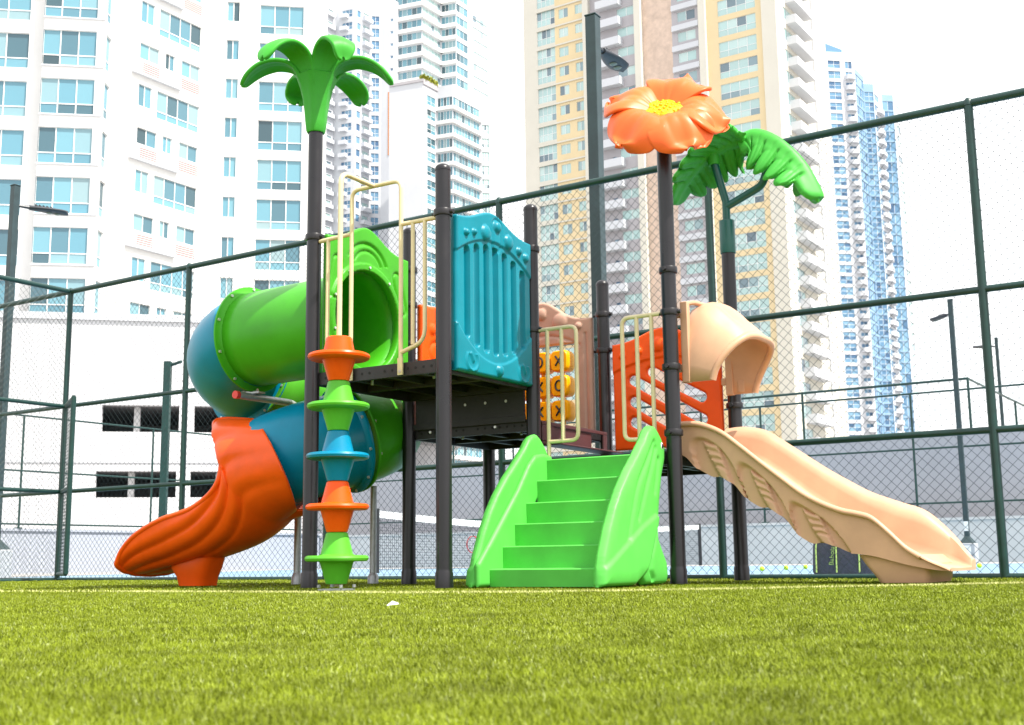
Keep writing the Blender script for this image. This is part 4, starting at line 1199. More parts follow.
def win_mesh(w, h, cols, rows, fr=.07, glass='glass', y=.14):
    key = (round(w, 2), round(h, 2), cols, tuple(rows), glass, fr)
    if key in WCACHE: return WCACHE[key]
    mb = MB(); xs = np.linspace(0, w, cols + 1); zs = [0] + [h * r for r in rows] + [h]
    f = fr / 2
    for x in xs: mb.box((max(0, x - f), y - .04, 0), (min(w, x + f), y + .04, h), 1)
    for z in zs: mb.box((0, y - .035, max(0, z - f)), (w, y + .035, min(h, z + f)), 1)
    for i in range(cols):
        for j in range(len(zs) - 1):
            mb.add([(xs[i], y, zs[j]), (xs[i + 1], y, zs[j]), (xs[i + 1], y, zs[j + 1]), (xs[i], y, zs[j + 1])], [(0, 1, 2, 3)], 0)
    me = mb.mesh('window', [M[glass], M['frame']]); WCACHE[key] = me
    return me
class Building:
    def __init__(s, name, org, label, cat='building', group=None):
        s.org = np.array([org[0], org[1]]); s.root = empty(name, (org[0], org[1], 0)); tag(s.root, label, cat, group)
        s.walls = {}; s.items = {}
    def mb(s, key): return s.walls.setdefault(key, MB())
    def item(s, name, mtx, me, size): s.items.setdefault(name, []).append((mtx, me, size))
    def window(s, F, a, z, w, h, cols=2, rows=(), glass='glass', fr=.07, name='window'):
        me = win_mesh(w, h, cols, rows, fr, glass)
        q = F.P + F.d * a
        s.item(name, F.mtx(a, z, s.org), me, w * h / (q[1] ** 2) * (1 if True else 0) - z * 1e-9)
    def facade(s, F, z0, z1, specs, mat='bw', depth=.22, a0=0, a1=None, off=0.0):
        """specs: list of (a,z,w,h,cols,rows,glass)"""
        wall_holes(s.mb(mat), F, z0, z1, [(q[0], q[1], q[0] + q[2], q[1] + q[3]) for q in specs], s.org, depth, 0, a0, a1, off)
        for a, z, w, h, cols, rows, glass in specs:
            if z > z1 - .1 or z + h < z0: continue
            s.window(F, a, z, w, h, cols, rows, glass)
    def strip(s, F, a0, a1, z0, z1, o0, o1, mat):
        mb = s.mb(mat); P = []
        for z in (z0, z1):
            for a, o in ((a0, o0), (a1, o0), (a1, o1), (a0, o1)):
                q = F.pt(a, z, o); P.append((q[0] - s.org[0], q[1] - s.org[1], z))
        mb.add(P, [(0, 1, 2, 3), (4, 5, 6, 7), (0, 1, 5, 4), (1, 2, 6, 5), (2, 3, 7, 6), (3, 0, 4, 7)])
    def part(s, F, a0, a1, z0, z1, o0, o1, mat, name):
        key = ('strip', round(a1 - a0, 2), round(z1 - z0, 2), o0, o1, mat, name)
        if key not in WCACHE:
            mb = MB(); mb.box((0, -o1, 0), (a1 - a0, -o0, z1 - z0)); WCACHE[key] = mb.mesh(name, [M[mat]])
        s.item(name, F.mtx(a0, z0, s.org), WCACHE[key], 1 / F.P[1] ** 2 - abs(z0 - 25) * 1e-9)
    def close(s, pts, z0, z1, mat):
        """back and side walls plus roof through plan points"""
        mb = s.mb(mat); pts = [np.array(p) - s.org for p in pts]
        for a, b in zip(pts[:-1], pts[1:]): mb.add([(a[0], a[1], z0), (b[0], b[1], z0), (b[0], b[1], z1), (a[0], a[1], z1)], [(0, 1, 2, 3)])
    def roof(s, pts, z, mat):
        mb = s.mb(mat); mb.add([(p[0] - s.org[0], p[1] - s.org[1], z) for p in pts], [tuple(range(len(pts)))])
    def finish(s, names=None, cap=100):
        names = names or {}
        for k, mb in s.walls.items(): mb.build(names.get(k, 'wall'), M[k], s.root, fix=False)
        for name, L_ in s.items.items():
            L_.sort(key=lambda q: -q[2])
            for mtx, me, _ in L_[:cap]:
                o = bpy.data.objects.new(name, me); COL.objects.link(o); o.parent = s.root; o.matrix_local = mtx
            rest = L_[cap:]
            if rest:
                vs, fs, mi, mats = [], [], [], []; off = 0
                for mtx, me, _ in rest:
                    n = len(me.vertices); co = np.empty(n * 3); me.vertices.foreach_get('co', co); co = co.reshape(-1, 3)
                    m3 = np.array(mtx.to_3x3()); t = np.array(mtx.translation); co = co @ m3.T + t
                    idx = []
                    for mm in me.materials:
                        if mm not in mats: mats.append(mm)
                        idx.append(mats.index(mm))
                    vs.append(co)
                    for p in me.polygons: fs.append(tuple(v + off for v in p.vertices)); mi.append(idx[p.material_index])
                    off += n
                me = bpy.data.meshes.new(name); me.from_pydata(np.vstack(vs).tolist(), [], fs)
                for mm in mats: me.materials.append(mm)
                me.polygons.foreach_set('material_index', mi); me.update()
                o = bpy.data.objects.new(name, me); COL.objects.link(o); o.parent = s.root; o['kind'] = 'stuff'

DB = np.array([.989, .146]); DG2 = np.array([.547, .837]); DG1 = np.array([.84, -.542])
# ---- W1: large white apartment block at the left
P = np.array([(35 - 512) / F_PX * 74, 74.0]); r = ray(35, 200); P[0] = r[0] / r[1] * 74
B = Building('apartment_building', P, 'large white apartment building with teal windows filling the left of the picture')
Fb = Facade(P, DB, end=(104, 50)); Fa = Facade(P - DB * 12 + np.array([-.12, .8]), DB, length=12)
Fc = Facade(Fb.Q, (.02, 1), length=1.9)
Fd0 = Facade(Fc.Q, (.0, 1), length=1); 
pd = np.array([0.0, 83.0]); r = ray(127, 150); pd[0] = r[0] / r[1] * 83
Fbl = Facade(Fc.Q, pd - Fc.Q, length=float(np.linalg.norm(pd - Fc.Q)))
Fd = Facade(pd, DG2, end=(207, 120)); Fe = Facade(Fd.Q, DB, end=(316, 120)); Fs = Facade(Fe.Q, DG2, length=1.2)
ZT = 52.0
# rows on the bay, calibrated at the left bottom corner of each window
rowb = [Fb.sz(32, 226)[1] + 0.0 for _ in (0,)]
zt_226 = Fb.sz(32, 226)[1]; zt_28 = Fb.sz(45, 28.7)[1]; fh = (zt_28 - zt_226) / 4
zt_row = [zt_226 + fh * k for k in range(-1, 8)]
sp = []; spa = []
aL = Fb.sz(32, 226)[0]; aR = Fb.sz(88, 228)[0]
hw_ = zt_226 - Fb.sz(30, 263)[1]
for z in zt_row:
    sp.append((aL, z - hw_, aR - aL, hw_, 3, (.29,), 'glass'))
    spa.append((12 - 5.4, z - hw_ + .0, 4.3, hw_, 3, (.29,), 'glass'))
B.facade(Fb, 0, ZT, sp); B.facade(Fa, 0, ZT, spa)
spc = [(.35, z - hw_, .95, hw_, 1, (.29,), 'glass') for z in zt_row]
B.facade(Fc, 0, ZT, spc)
B.facade(Fbl, 0, ZT, [])
for z in zt_row: B.part(Fb, -.05, Fb.len + .05, z - hw_ - .12, z - hw_ - .04, 0.002, .08, 'bw2', 'ledge')
# angled facade
zA = [Fd.sz(160, y)[1] for y in (7.5, 91.5, 176)]          # tops of the tall rows at the wide window's left edge
fhd = (zA[0] - zA[2]) / 2
hA = zA[1] - Fd.sz(156, 117.5)[1]
aw0 = Fd.sz(157, 100)[0]; aw1 = Fd.sz(199, 120)[0]; an0 = Fd.sz(139, 84)[0]; an1 = Fd.sz(152, 95)[0]
zB = [Fd.sz(140, y)[1] for y in (41, 128)]; hB = zB[0] - Fd.sz(140, 57)[1]
zBc = zA[0] - zB[0]
b0 = Fd.sz(140.5, 45)[0]; b1 = Fd.sz(160, 50)[0]; b2 = Fd.sz(166, 55)[0]; b3 = Fd.sz(175, 60)[0]; b4 = Fd.sz(182, 62)[0]; b5 = Fd.sz(200, 72)[0]
spd = []
for k in range(-2, 5):
    z = zA[1] + fhd * k
    spd.append((aw0, z - hA, aw1 - aw0, hA, 4, (.27,), 'glass'))
    spd.append((an0, z - hA * .78, an1 - an0, hA * .78, 2, (), 'glass'))
    zb = z - zBc
    for s0, s1 in ((b0, b1), (b2, b3), (b4, b5)): spd.append((s0, zb - hB, s1 - s0, hB, 2, (), 'glass'))
    for s0, s1 in ((b0 + .3, b1), (b4, b5)):
        for q in range(5): B.part(Fd, s0, s1, zb - hB - .35 - q * .16, zb - hB - .29 - q * .16, .002, .03, 'louver', 'louver')
    B.part(Fd, .1, Fd.len * .62, zb - hB - 1.35, zb - hB - 1.2, .002, .3, 'bw2', 'ledge')
B.facade(Fd, 0, ZT, spd)
# right facade
ze = [Fe.sz(262, y)[1] for y in (120, 199)]; fhe = (ze[0] - ze[1]) / 2
ew0 = Fe.sz(257, 160)[0]; ew1 = Fe.sz(301.5, 160)[0]; en0 = Fe.sz(223.5, 158)[0]; en1 = Fe.sz(236, 158)[0]
he = ze[0] - Fe.sz(258, 149.5)[1]
zn = Fe.sz(224, 117)[1]; hn = zn - Fe.sz(224, 137)[1]
spe = []
for k in range(-4, 6):
    z = ze[0] + fhe * k
    spe.append((ew0, z - he, ew1 - ew0, he, 3, (.27,), 'glass'))
    spe.append((en0, zn + fhe * k - hn, en1 - en0, hn, 2, (), 'glass'))
B.facade(Fe, 0, ZT, spe); B.facade(Fs, 0, ZT, [])
back = [Fs.Q, Fs.Q + np.array([-20, 12]), Fa.P + np.array([-4, 30]), Fa.P]
B.close(back, 0, ZT, 'bw'); B.close([Fa.Q, Fb.P], 0, ZT, 'bw')
B.roof([Fa.P, Fa.Q, Fb.P, Fb.Q, Fc.Q, Fd.P, Fd.Q, Fe.Q, Fs.Q, back[1], back[2]], ZT, 'bw')
B.finish()

# ---- garage podium in front of it
DP = np.array([.97, .2])
r = ray(95, 450); P0 = np.array([r[0] / r[1] * 57, 57.0]); Pp = P0 - DP * 32
B = Building('parking_garage', Pp, 'white parking garage podium with dark open strips below the white apartment building', 'garage')
Fp = Facade(Pp, DP, end=(330, 420))
def pz(px, py): return Fp.sz(px, py)
zt = pz(128, 316)[1]
hol = []
for (ya, yb, segs) in ((404.5, 431.5, ((100, 178), (193, 240), (256, 300))), (471, 497.5, ((96.5, 177), (191, 240), (256, 300)))):
    za = pz(100, ya)[1]; zb = pz(100, yb)[1]
    for xa, xb in segs: hol.append((pz(xa, 450)[0], zb, pz(xb, 450)[0], za))
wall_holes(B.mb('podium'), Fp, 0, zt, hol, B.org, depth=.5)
B.strip(Fp, 0, Fp.len, zt - .25, zt + .08, .003, .12, 'bw2')
for ya in (461.5,):
    z = pz(100, ya)[1]; B.strip(Fp, 20, Fp.len, z - .06, z + .06, .003, .05, 'bw2')
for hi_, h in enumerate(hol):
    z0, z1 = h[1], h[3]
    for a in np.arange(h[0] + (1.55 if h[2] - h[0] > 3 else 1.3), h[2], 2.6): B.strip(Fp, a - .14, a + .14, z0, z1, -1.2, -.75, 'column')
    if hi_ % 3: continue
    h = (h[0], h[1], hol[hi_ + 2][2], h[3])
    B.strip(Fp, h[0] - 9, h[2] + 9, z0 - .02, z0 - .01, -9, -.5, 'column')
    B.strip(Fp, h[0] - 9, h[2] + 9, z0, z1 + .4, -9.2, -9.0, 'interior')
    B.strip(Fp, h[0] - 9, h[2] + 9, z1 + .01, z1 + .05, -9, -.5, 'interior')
e = Fp.Q + DG2 * 10; e2_ = Fp.P + np.array([-3, 14])
B.close([Fp.Q, e], 0, zt, 'podium'); B.close([Fp.P, e2_], 0, zt, 'podium')
B.roof([Fp.P, Fp.Q, e, e2_], zt - .3, 'podium')
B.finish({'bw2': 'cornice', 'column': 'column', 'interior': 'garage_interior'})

# ---- generic tower helper for the far ones
def chain_facades(px, py, Y, segs):
    r = ray(px, py); P = np.array([r[0] / r[1] * Y, Y]); out = []
    for d, e in segs:
        F = Facade(P, d, end=e); out.append(F); P = F.Q
    return out
DA = np.array([.93, -.36])

# ---- T2: slim white tower with balconies
fs = chain_facades(318, 100, 254, [(DG2, (334, 100)), (DA, (338.5, 100)), (DA, (355, 100)), (DG2, (370, 100)), (DB, (381, 100)), (DA, (394, 100))])
B = Building('apartment_tower', fs[0].P, 'slim white apartment tower with small balconies between palm top and teal glass tower', 'tower')
ZT2 = 128; pitch = 3.0
z_ref = fs[2].sz(340, 62)[1]
zs_ = [z_ref + pitch * k for k in range(-28, 14) if 8 < z_ref + pitch * k < ZT2 - 3]
B.facade(fs[0], 0, ZT2, [(.5, z - 1.2, fs[0].len - 1.2, 1.5, 3, (), 'glass_pale') for z in zs_], 'bw2', .9)
B.facade(fs[1], 0, ZT2, [], 'bw2')
l2 = fs[2].len
B.facade(fs[2], 0, ZT2, [(l2 * .18, z - 1.5, l2 * .6, 1.7, 3, (.45,), 'glass_blue') for z in zs_], 'bw2', .4)
l3 = fs[3].len
B.facade(fs[3], 0, ZT2, [(l3 * .1, z - 1.5, l3 * .25, 1.6, 1, (), 'glass_blue') for z in zs_] + [(l3 * .5, z - 1.4, l3 * .4, 1.7, 1, (), 'glass_pale') for z in zs_], 'bw2', .8)
B.facade(fs[4], 0, ZT2, [(fs[4].len * .12, z - 1.7, fs[4].len * .7, 2.1, 2, (.4,), 'glass_blue') for z in zs_], 'bw2', .2)
B.facade(fs[5], 0, ZT2, [(fs[5].len * .72, z - 1.2, .6, .6, 1, (), 'glass_blue') for z in zs_], 'bw2', .2)
for z in zs_:
    B.strip(fs[0], .1, fs[0].len - .2, z - 1.45, z - .75, .05, 1.0, 'bw2') if False else None
zo0, zo1 = fs[5].sz(390, 155)[1], fs[5].sz(390, 92)[1]
B.strip(fs[5], fs[5].len * .55, fs[5].len * .85, zo0, zo1, .003, .08, 'bterra')
def balcony_mesh(w, dp, h, glass=None):
    key = ('bal', round(w, 2), dp, h, glass)
    if key in WCACHE: return WCACHE[key]
    mb = MB(); mb.box((0, -dp, -.18), (w, .0, 0), 0)
    g = 1 if glass else 0
    mb.box((0, -dp, .001), (w, -dp + .1, h), g); mb.box((0, -dp + .101, .001), (.1, -.002, h), g); mb.box((w - .1, -dp + .101, .001), (w, -.002, h), g)
    me = mb.mesh('balcony', [M['bw2'], M['rail_glass']]); WCACHE[key] = me; return me
for z in zs_:
    for F, a, w in ((fs[2], l2 * .12, l2 * .45), (fs[3], l3 * .42, l3 * .55)):
        B.item('balcony', F.mtx(a, z - 1.7, B.org), balcony_mesh(w, 1.0, .75), w / F.P[1] ** 2)
    B.item('balcony', fs[0].mtx(.3, z - 1.35, B.org), balcony_mesh(fs[0].len - .8, .7, .7), 1 / fs[0].P[1] ** 2)
q = fs[5].Q; B.close([q, q + DG2 * 22, fs[0].P + np.array([-8, 22]), fs[0].P], 0, ZT2, 'bw2')
B.roof([f.P for f in fs] + [q, q + DG2 * 22, fs[0].P + np.array([-8, 22])], ZT2, 'bw2')
B.finish({'bterra': 'terracotta_strip'})

# ---- T3: teal glass tower, upper part behind, stepped block in front
def ribbon(Bd, F, zs, h, cols, mat='bw2', z1=None, m=.15, depth=.18, glass='glass', rows=()):
    Bd.facade(F, 0, z1, [(m, z - h, F.len - 2 * m, h, cols, rows, glass) for z in zs], mat, depth)
fs = chain_facades(392, 20, 262, [(DA, (422, 20)), (DG2, (441, 20)), (DA, (456, 20)), (DG2, (468, 20)), (DG2, (492, 20))])
B = Building('glass_tower', fs[0].P, 'white tower with zigzag bands of teal glass rising behind the lower stepped block', 'tower')
zr = fs[0].sz(397, 36)[1]
zs_ = [zr + 3.05 * k for k in range(-34, 13) if zr + 3.05 * k < 150]
ribbon(B, fs[0], zs_, 1.9, 6, z1=152); ribbon(B, fs[1], zs_, 1.9, 6, z1=152, glass='glass_pale'); ribbon(B, fs[2], zs_, 1.9, 4, z1=152); ribbon(B, fs[3], zs_, 1.9, 3, z1=152)
B.facade(fs[4], 0, 128, [(fs[4].len * .2, z - 1.9, fs[4].len * .6, 1.7, 4, (), 'glass_pale') for z in zs_], 'bw2')
for f, e in ((fs[0], .5), (fs[1], .5), (fs[2], .5)):
    for z in zs_: B.part(f, -.3, f.len + .3, z - 1.9 - .95, z - 1.95, .003, .55, 'bw', 'balcony_band')
q = fs[4].Q; B.close([q, q + DG2 * 10, fs[0].P + np.array([4, 25]), fs[0].P], 0, 128, 'bw2'); B.close([fs[3].Q, fs[3].Q + np.array([-3, 10])], 128, 152, 'bw2')
B.roof([f.P for f in fs[:4]] + [fs[3].Q, fs[0].P + np.array([4, 25])], 152, 'bw2')
B.finish()

fs = chain_facades(389, 150, 236, [(DA, (423, 150)), (DG2, (437, 150)), (DA, (453, 150)), (DG2, (480, 150)), (DB, (493, 150))])
B = Building('glass_tower', fs[0].P, 'white stepped block with teal balcony glass bands and a planted roof terrace', 'tower')
zr = fs[2].sz(440, 112)[1]; ztop = fs[0].sz(420, 80)[1]; zt4 = fs[4].sz(485, 112)[1]
zs_ = [zr + 3.0 * k for k in range(-26, 2) if zr + 3.0 * k < ztop - 1.2]
B.facade(fs[0], 0, ztop, [], 'bw2')
B.facade(fs[1], 0, ztop, [(fs[1].len * .3, z - 2.2, fs[1].len * .6, 2.0, 2, (.4,), 'glass') for z in zs_], 'bw2')
ribbon(B, fs[2], zs_, 2.0, 5, z1=ztop); ribbon(B, fs[3], zs_, 2.0, 9, z1=ztop)
B.facade(fs[4], 0, zt4, [(fs[4].len * .15, z - 2.2, fs[4].len * .55, 2.0, 3, (.4,), 'glass_pale') for z in zs_ if z < zt4 - .5], 'bw2')
for f in fs[2:4]:
    for z in zs_: B.part(f, -.2, f.len + .2, z - 2.0 - .8, z - 2.05, .003, .5, 'bw', 'balcony_band')
q = fs[4].Q; B.close([q, q + DG2 * 14], 0, zt4, 'bw2'); B.close([fs[3].Q, fs[3].Q + DG2 * 12], zt4 - 1, ztop, 'bw2'); B.close([fs[0].P + np.array([4, 18]), fs[0].P], 0, ztop, 'bw2')
B.part(fs[1], -.1, fs[1].len + .1, ztop - 1.0, ztop + .15, .003, .25, 'bgrey', 'terrace_parapet'); B.part(fs[0], .1, fs[0].len + .1, ztop - .45, ztop + .15, .003, .2, 'bgrey', 'terrace_parapet'); B.roof([f.P for f in fs[:4]] + [fs[3].Q, fs[3].Q + DG2 * 12, fs[0].P + np.array([4, 18])], ztop, 'bw2'); B.roof([fs[4].P, q, q + DG2 * 14], zt4, 'bw2')
B.finish()
TF = fs[1]
mb = MB()
for i in range(1500):
    a = rng.uniform(0, TF.len - .1); q = TF.pt(a, 0, rng.uniform(-.9, .2))
    z = ztop + rng.uniform(0, 1.1) ** 1.2; s_ = rng.uniform(.12, .28)
    v = rng.normal(size=(3, 3)) * s_; mb.add([np.array([q[0], q[1], z]) + v[k] for k in range(3)], [(0, 1, 2)])
o = mb.build('terrace_hedge', M['bush'], None, fix=False); tag(o, 'yellow green hedge growing along the roof terrace of the stepped white block', 'hedge')

# ---- T4: tall cream and yellow tower
r = ray(524, 60); P = np.array([r[0] / r[1] * 184, 184.0])
B = Building('residential_tower', P, 'tall cream and yellow apartment tower with white balconies behind the flower post', 'tower')
cols = [524, 537.3, 555.5, 585, 591, 637, 643.5, 673, 701, 708, 764, 779]
bnd = []
Pq = P; ZT4 = 112.0
Fm = Facade(P, DG1, end=(779, 60))
A_ = [Fm.sz(x, 60)[0] for x in cols]
zg = Fm.sz(538, 30.5)[1]; z49 = Fm.sz(538.5, 107)[1]; fl4 = (zg - z49) / 4
lev = [zg + fl4 * k for k in range(-30, 10) if 3 < zg + fl4 * k < ZT4 - 3]
def sect(i, j=None): return A_[i], A_[i + 1 if j is None else j]
def part(i, mat, specs, off=0.0, depth=.22):
    a0, a1 = sect(i); B.facade(Fm, 0, ZT4, specs, mat, depth, a0, a1, off)
    if off:
        pass
def spec_cols(pxs, py, ztop_off, h, cols, rows, glass):
    out = []
    for xa, xb in pxs:
        a = Fm.sz(xa, py)[0]; b = Fm.sz(xb, py)[0]
        for z in lev: out.append((a, z - ztop_off - h, b - a, h, cols, rows, glass))
    return out
part(0, 'bcream', [])
part(1, 'bcream', [(A_[1] + .05, z - fl4 + .45, A_[2] - A_[1] - .1, fl4 - .6, 4, (.42,), 'glass_pale') for z in lev])
part(2, 'byellow', spec_cols(((559, 568.3), (575.3, 582.8)), 40, .75, 1.55, 2, (), 'glass_pale'))
part(3, 'bcream', [])
part(4, 'bgrey', [(Fm.sz(617, 30)[0], z - 1.75, Fm.sz(636, 30)[0] - Fm.sz(617, 30)[0], 1.45, 2, (), 'glass_pale') for z in lev] + spec_cols(((598.7, 601.7),), 20, 1.4, .6, 1, (), 'glass_blue') + spec_cols(((608.5, 613),), 20, 1.3, .7, 1, (), 'glass_blue'))
part(5, 'bcream', [])
part(6, 'bpink', [])
part(7, 'bgrey', spec_cols(((678.5, 696.5),), 60, .35, 1.5, 2, (), 'glass_pale'), depth=.8)
part(8, 'bcream', [])
part(9, 'byellow', spec_cols(((719.5, 757.5),), 60, .35, 2.35, 4, (.42,), 'glass_pale'))
part(10, 'bcream', [])
def pier(i, o, mat='bcream'):
    a0, a1 = sect(i); B.part(Fm, a0 + .02, a1 - .02, 0, ZT4, .003, o, mat, 'pier')
pier(3, .7); pier(5, .8); pier(8, .6); pier(10, .35)
for z in lev:
    B.part(Fm, A_[1], A_[3], z - .35, z - .12, .003, .22, 'bcream', 'floor_band')
    a0 = Fm.sz(599, 25)[0]; a1 = Fm.sz(622, 25)[0]
    B.item('balcony', Fm.mtx(a0, z - 3.02, B.org), balcony_mesh(a1 - a0, 1.3, 1.05), 1 / 180 ** 2 + z * 1e-8 * 0)
    a0, a1 = sect(7)
    B.part(Fm, a0 + .1, a1 - .1, z - fl4 - .1, z - fl4 + .75, .003, .45, 'bw2', 'parapet')
Fr = Facade(Fm.Q, DG2, end=(837, 250))
l4 = Fr.len
zq = Fr.sz(786, 30)[1]
levr = [zq + fl4 * k for k in range(-30, 10) if 3 < zq + fl4 * k < ZT4 - 3]
B.facade(Fr, 0, ZT4, [(l4 * .13, z - 1.7, l4 * .16, 1.9, 2, (), 'glass_pale') for z in levr], 'bcream', .3)
for z in levr:
    B.item('balcony', Fr.mtx(l4 * .17, z - 2.1, B.org), balcony_mesh(l4 * .36, 1.5, 1.05), 1 / 160 ** 2)
B.part(Fr, l4 * .69, l4 * .72, 0, ZT4, .003, .3, 'bw2', 'pier')
e = Fr.Q; B.close([e, e - DG1 * 45, P], 0, ZT4, 'bcream'); B.roof([P, Fm.Q, e, e - DG1 * 45], ZT4, 'bcream')
B.finish({'bpink': 'stone_wall'})

# ---- T5: blue glass tower at the right, stepped
fs = chain_facades(826, 100, 309, [(DB, (845.5, 100)), (DB, (856.5, 100)), (DG2, (864.5, 100)), (DB, (874, 100)), (DG2, (882, 100)), (DB, (893, 100)), (DG2, (902, 100))])
B = Building('blue_tower', fs[0].P, 'distant stepped tower of blue glass and white balconies at the right of the cream tower', 'tower')
tops = [fs[0].sz(835, 52)[1], fs[1].sz(850, 54)[1], fs[2].sz(862, 76)[1], fs[3].sz(868, 84)[1], fs[4].sz(877, 90)[1], fs[5].sz(888, 95)[1], fs[6].sz(897, 97)[1]]
zr = fs[0].sz(832, 81)[1]
zs_ = [zr + 3.0 * k for k in range(-42, 16) if zr + 3.0 * k > 4]
def tf(i, spec, mat='bw2', depth=.2): B.facade(fs[i], 0, tops[i], [q for q in spec if q[1] + q[3] < tops[i] - .3], mat, depth)
tf(0, [(fs[0].len * .2, z - 2.2, fs[0].len * .62, 2.1, 2, (.5,), 'glass_blue') for z in zs_])
tf(1, [(fs[1].len * .15, z - 2.2, fs[1].len * .6, 2.0, 2, (), 'glass_blue') for z in zs_], depth=.5)
tf(2, [(.3, z - 2.75, fs[2].len - .6, 2.4, 4, (), 'glass_blue') for z in zs_], 'bblue')
tf(3, [(.15, z - 2.75, fs[3].len - .3, 2.5, 2, (.5,), 'glass_blue') for z in zs_], 'bblue')
tf(4, [(.5, z - 2.2, fs[4].len * .5, 1.8, 2, (), 'glass_blue') for z in zs_])
tf(5, [(.12, z - 2.8, fs[5].len - .24, 2.6, 2, (), 'glass_blue') for z in zs_], 'bblue')
tf(6, [(fs[6].len * .2, z - 2.2, fs[6].len * .4, 1.9, 2, (), 'glass_pale') for z in zs_])
def round_balcony(w, dp, h):
    key = ('rb', round(w, 2)); 
    if key in WCACHE: return WCACHE[key]
    mb = MB(); n = 10
    out = [(w / 2 - w / 2 * math.cos(PI * k / n), -dp * math.sin(PI * k / n) ** .7) for k in range(n + 1)]
    for (a, b), (c, d_) in zip(out[:-1], out[1:]): mb.add([(a, b, -.2), (c, d_, -.2), (c, d_, h), (a, b, h)], [(0, 1, 2, 3)])
    mb.add([(a, b, 0) for a, b in out], [tuple(range(n + 1))]); mb.add([(a, b, -.2) for a, b in out], [tuple(range(n + 1))])
    me = mb.mesh('balcony', [M['bw2']]); WCACHE[key] = me; return me
for z in zs_:
    if z < tops[1] - 5: B.item('balcony', fs[1].mtx(fs[1].len * .05, z - 2.3, B.org), round_balcony(fs[1].len * .9, 1.3, 1.0), 1 / 310 ** 2)
    if z < tops[4] - 3: B.item('balcony', fs[4].mtx(fs[4].len * .2, z - 2.3, B.org), round_balcony(fs[4].len * .7, 1.2, 1.0), 1 / 320 ** 2)
bk = np.array([6, 26])
for i in range(7):
    f = fs[i]; B.close([f.Q, f.Q + bk, f.P + bk, f.P], 0, tops[i], 'bw2' if i in (0, 1, 4, 6) else 'bblue'); B.roof([f.P, f.Q, f.Q + bk, f.P + bk], tops[i], 'bw2')
f = fs[0]; z0 = tops[0]
z1 = f.sz(832, 42)[1]
q = [f.pt(0, z0 + .02, -.5), f.pt(f.len, z0 + .02, -.5), f.pt(f.len, z0 + .02, -10), f.pt(0, z0 + .02, -10), f.pt(0, z1, -.5), f.pt(f.len * 1.0, z0 + 1, -.5), f.pt(f.len, z0 + 1, -10), f.pt(0, z1, -10)]
B.mb('glass_blue').add([(a[0] - B.org[0], a[1] - B.org[1], a[2]) for a in q], [(0, 1, 5, 4), (1, 2, 6, 5), (2, 3, 7, 6), (3, 0, 4, 7), (4, 5, 6, 7)])
B.finish({'bblue': 'glass_wall', 'glass_blue': 'roof_cap'})

# ------------------------------------------------------------------ ground, court, turf
def sheet(name, pts, z, mtl):
    mb = MB(); mb.add([(p[0], p[1], z) for p in pts], [tuple(range(len(pts)))]); o = mb.build(name, mtl, None, fix=False)
    if o.data.polygons[0].normal.z < 0: o.data.flip_normals()
    return tag(o, kind='structure')
sheet('ground', [(-3000, -500), (3000, -500), (3000, 4000), (-3000, 4000)], -.08, M['ground'])
cA = C0; cs_ = [Lp + gl * 6 + gb * .06, C0 - g1n * 1.0, C0 + g1n * 42, Rp - gl * 24 + gb * .06]
sheet('court_surface', cs_, -.03, M['court'])
for nm, (s0, s1, t0, t1) in {'court_line': (4, 4.08, 4, 26)}.items():
    for s0, t0, s1, t1 in ((3, 6, 27, 6.06), (3, 16.9, 27, 16.96), (9, 6, 9.06, 17), (3, 6, 3.06, 17), (21, 6, 21.06, 17)):
        sheet(nm, [C0 + g1n * s0 - g2 * t0, C0 + g1n * s1 - g2 * t0, C0 + g1n * s1 - g2 * t1, C0 + g1n * s0 - g2 * t1], -.026, M['courtline'])
tb = [Lp - gb * 0.0, Rp - gl * 2.2 * SP, Rp - gl * 9 - gb * 14, Lp - gb * 26 + gl * 1]
tb = [Lp + gl * 8, Rp - gl * 2.2 * SP, Rp - gl * 2.2 * SP - gb * 16, Lp + gl * 8 - gb * 30]
M['turfbase'] = mat('turf_backing', (0.125, 0.16, 0.005), 0.9, noise=0.25, nscale=14, bump=.6, bscale=220)
sheet('turf_ground', tb, -.0175, M['turfbase'])

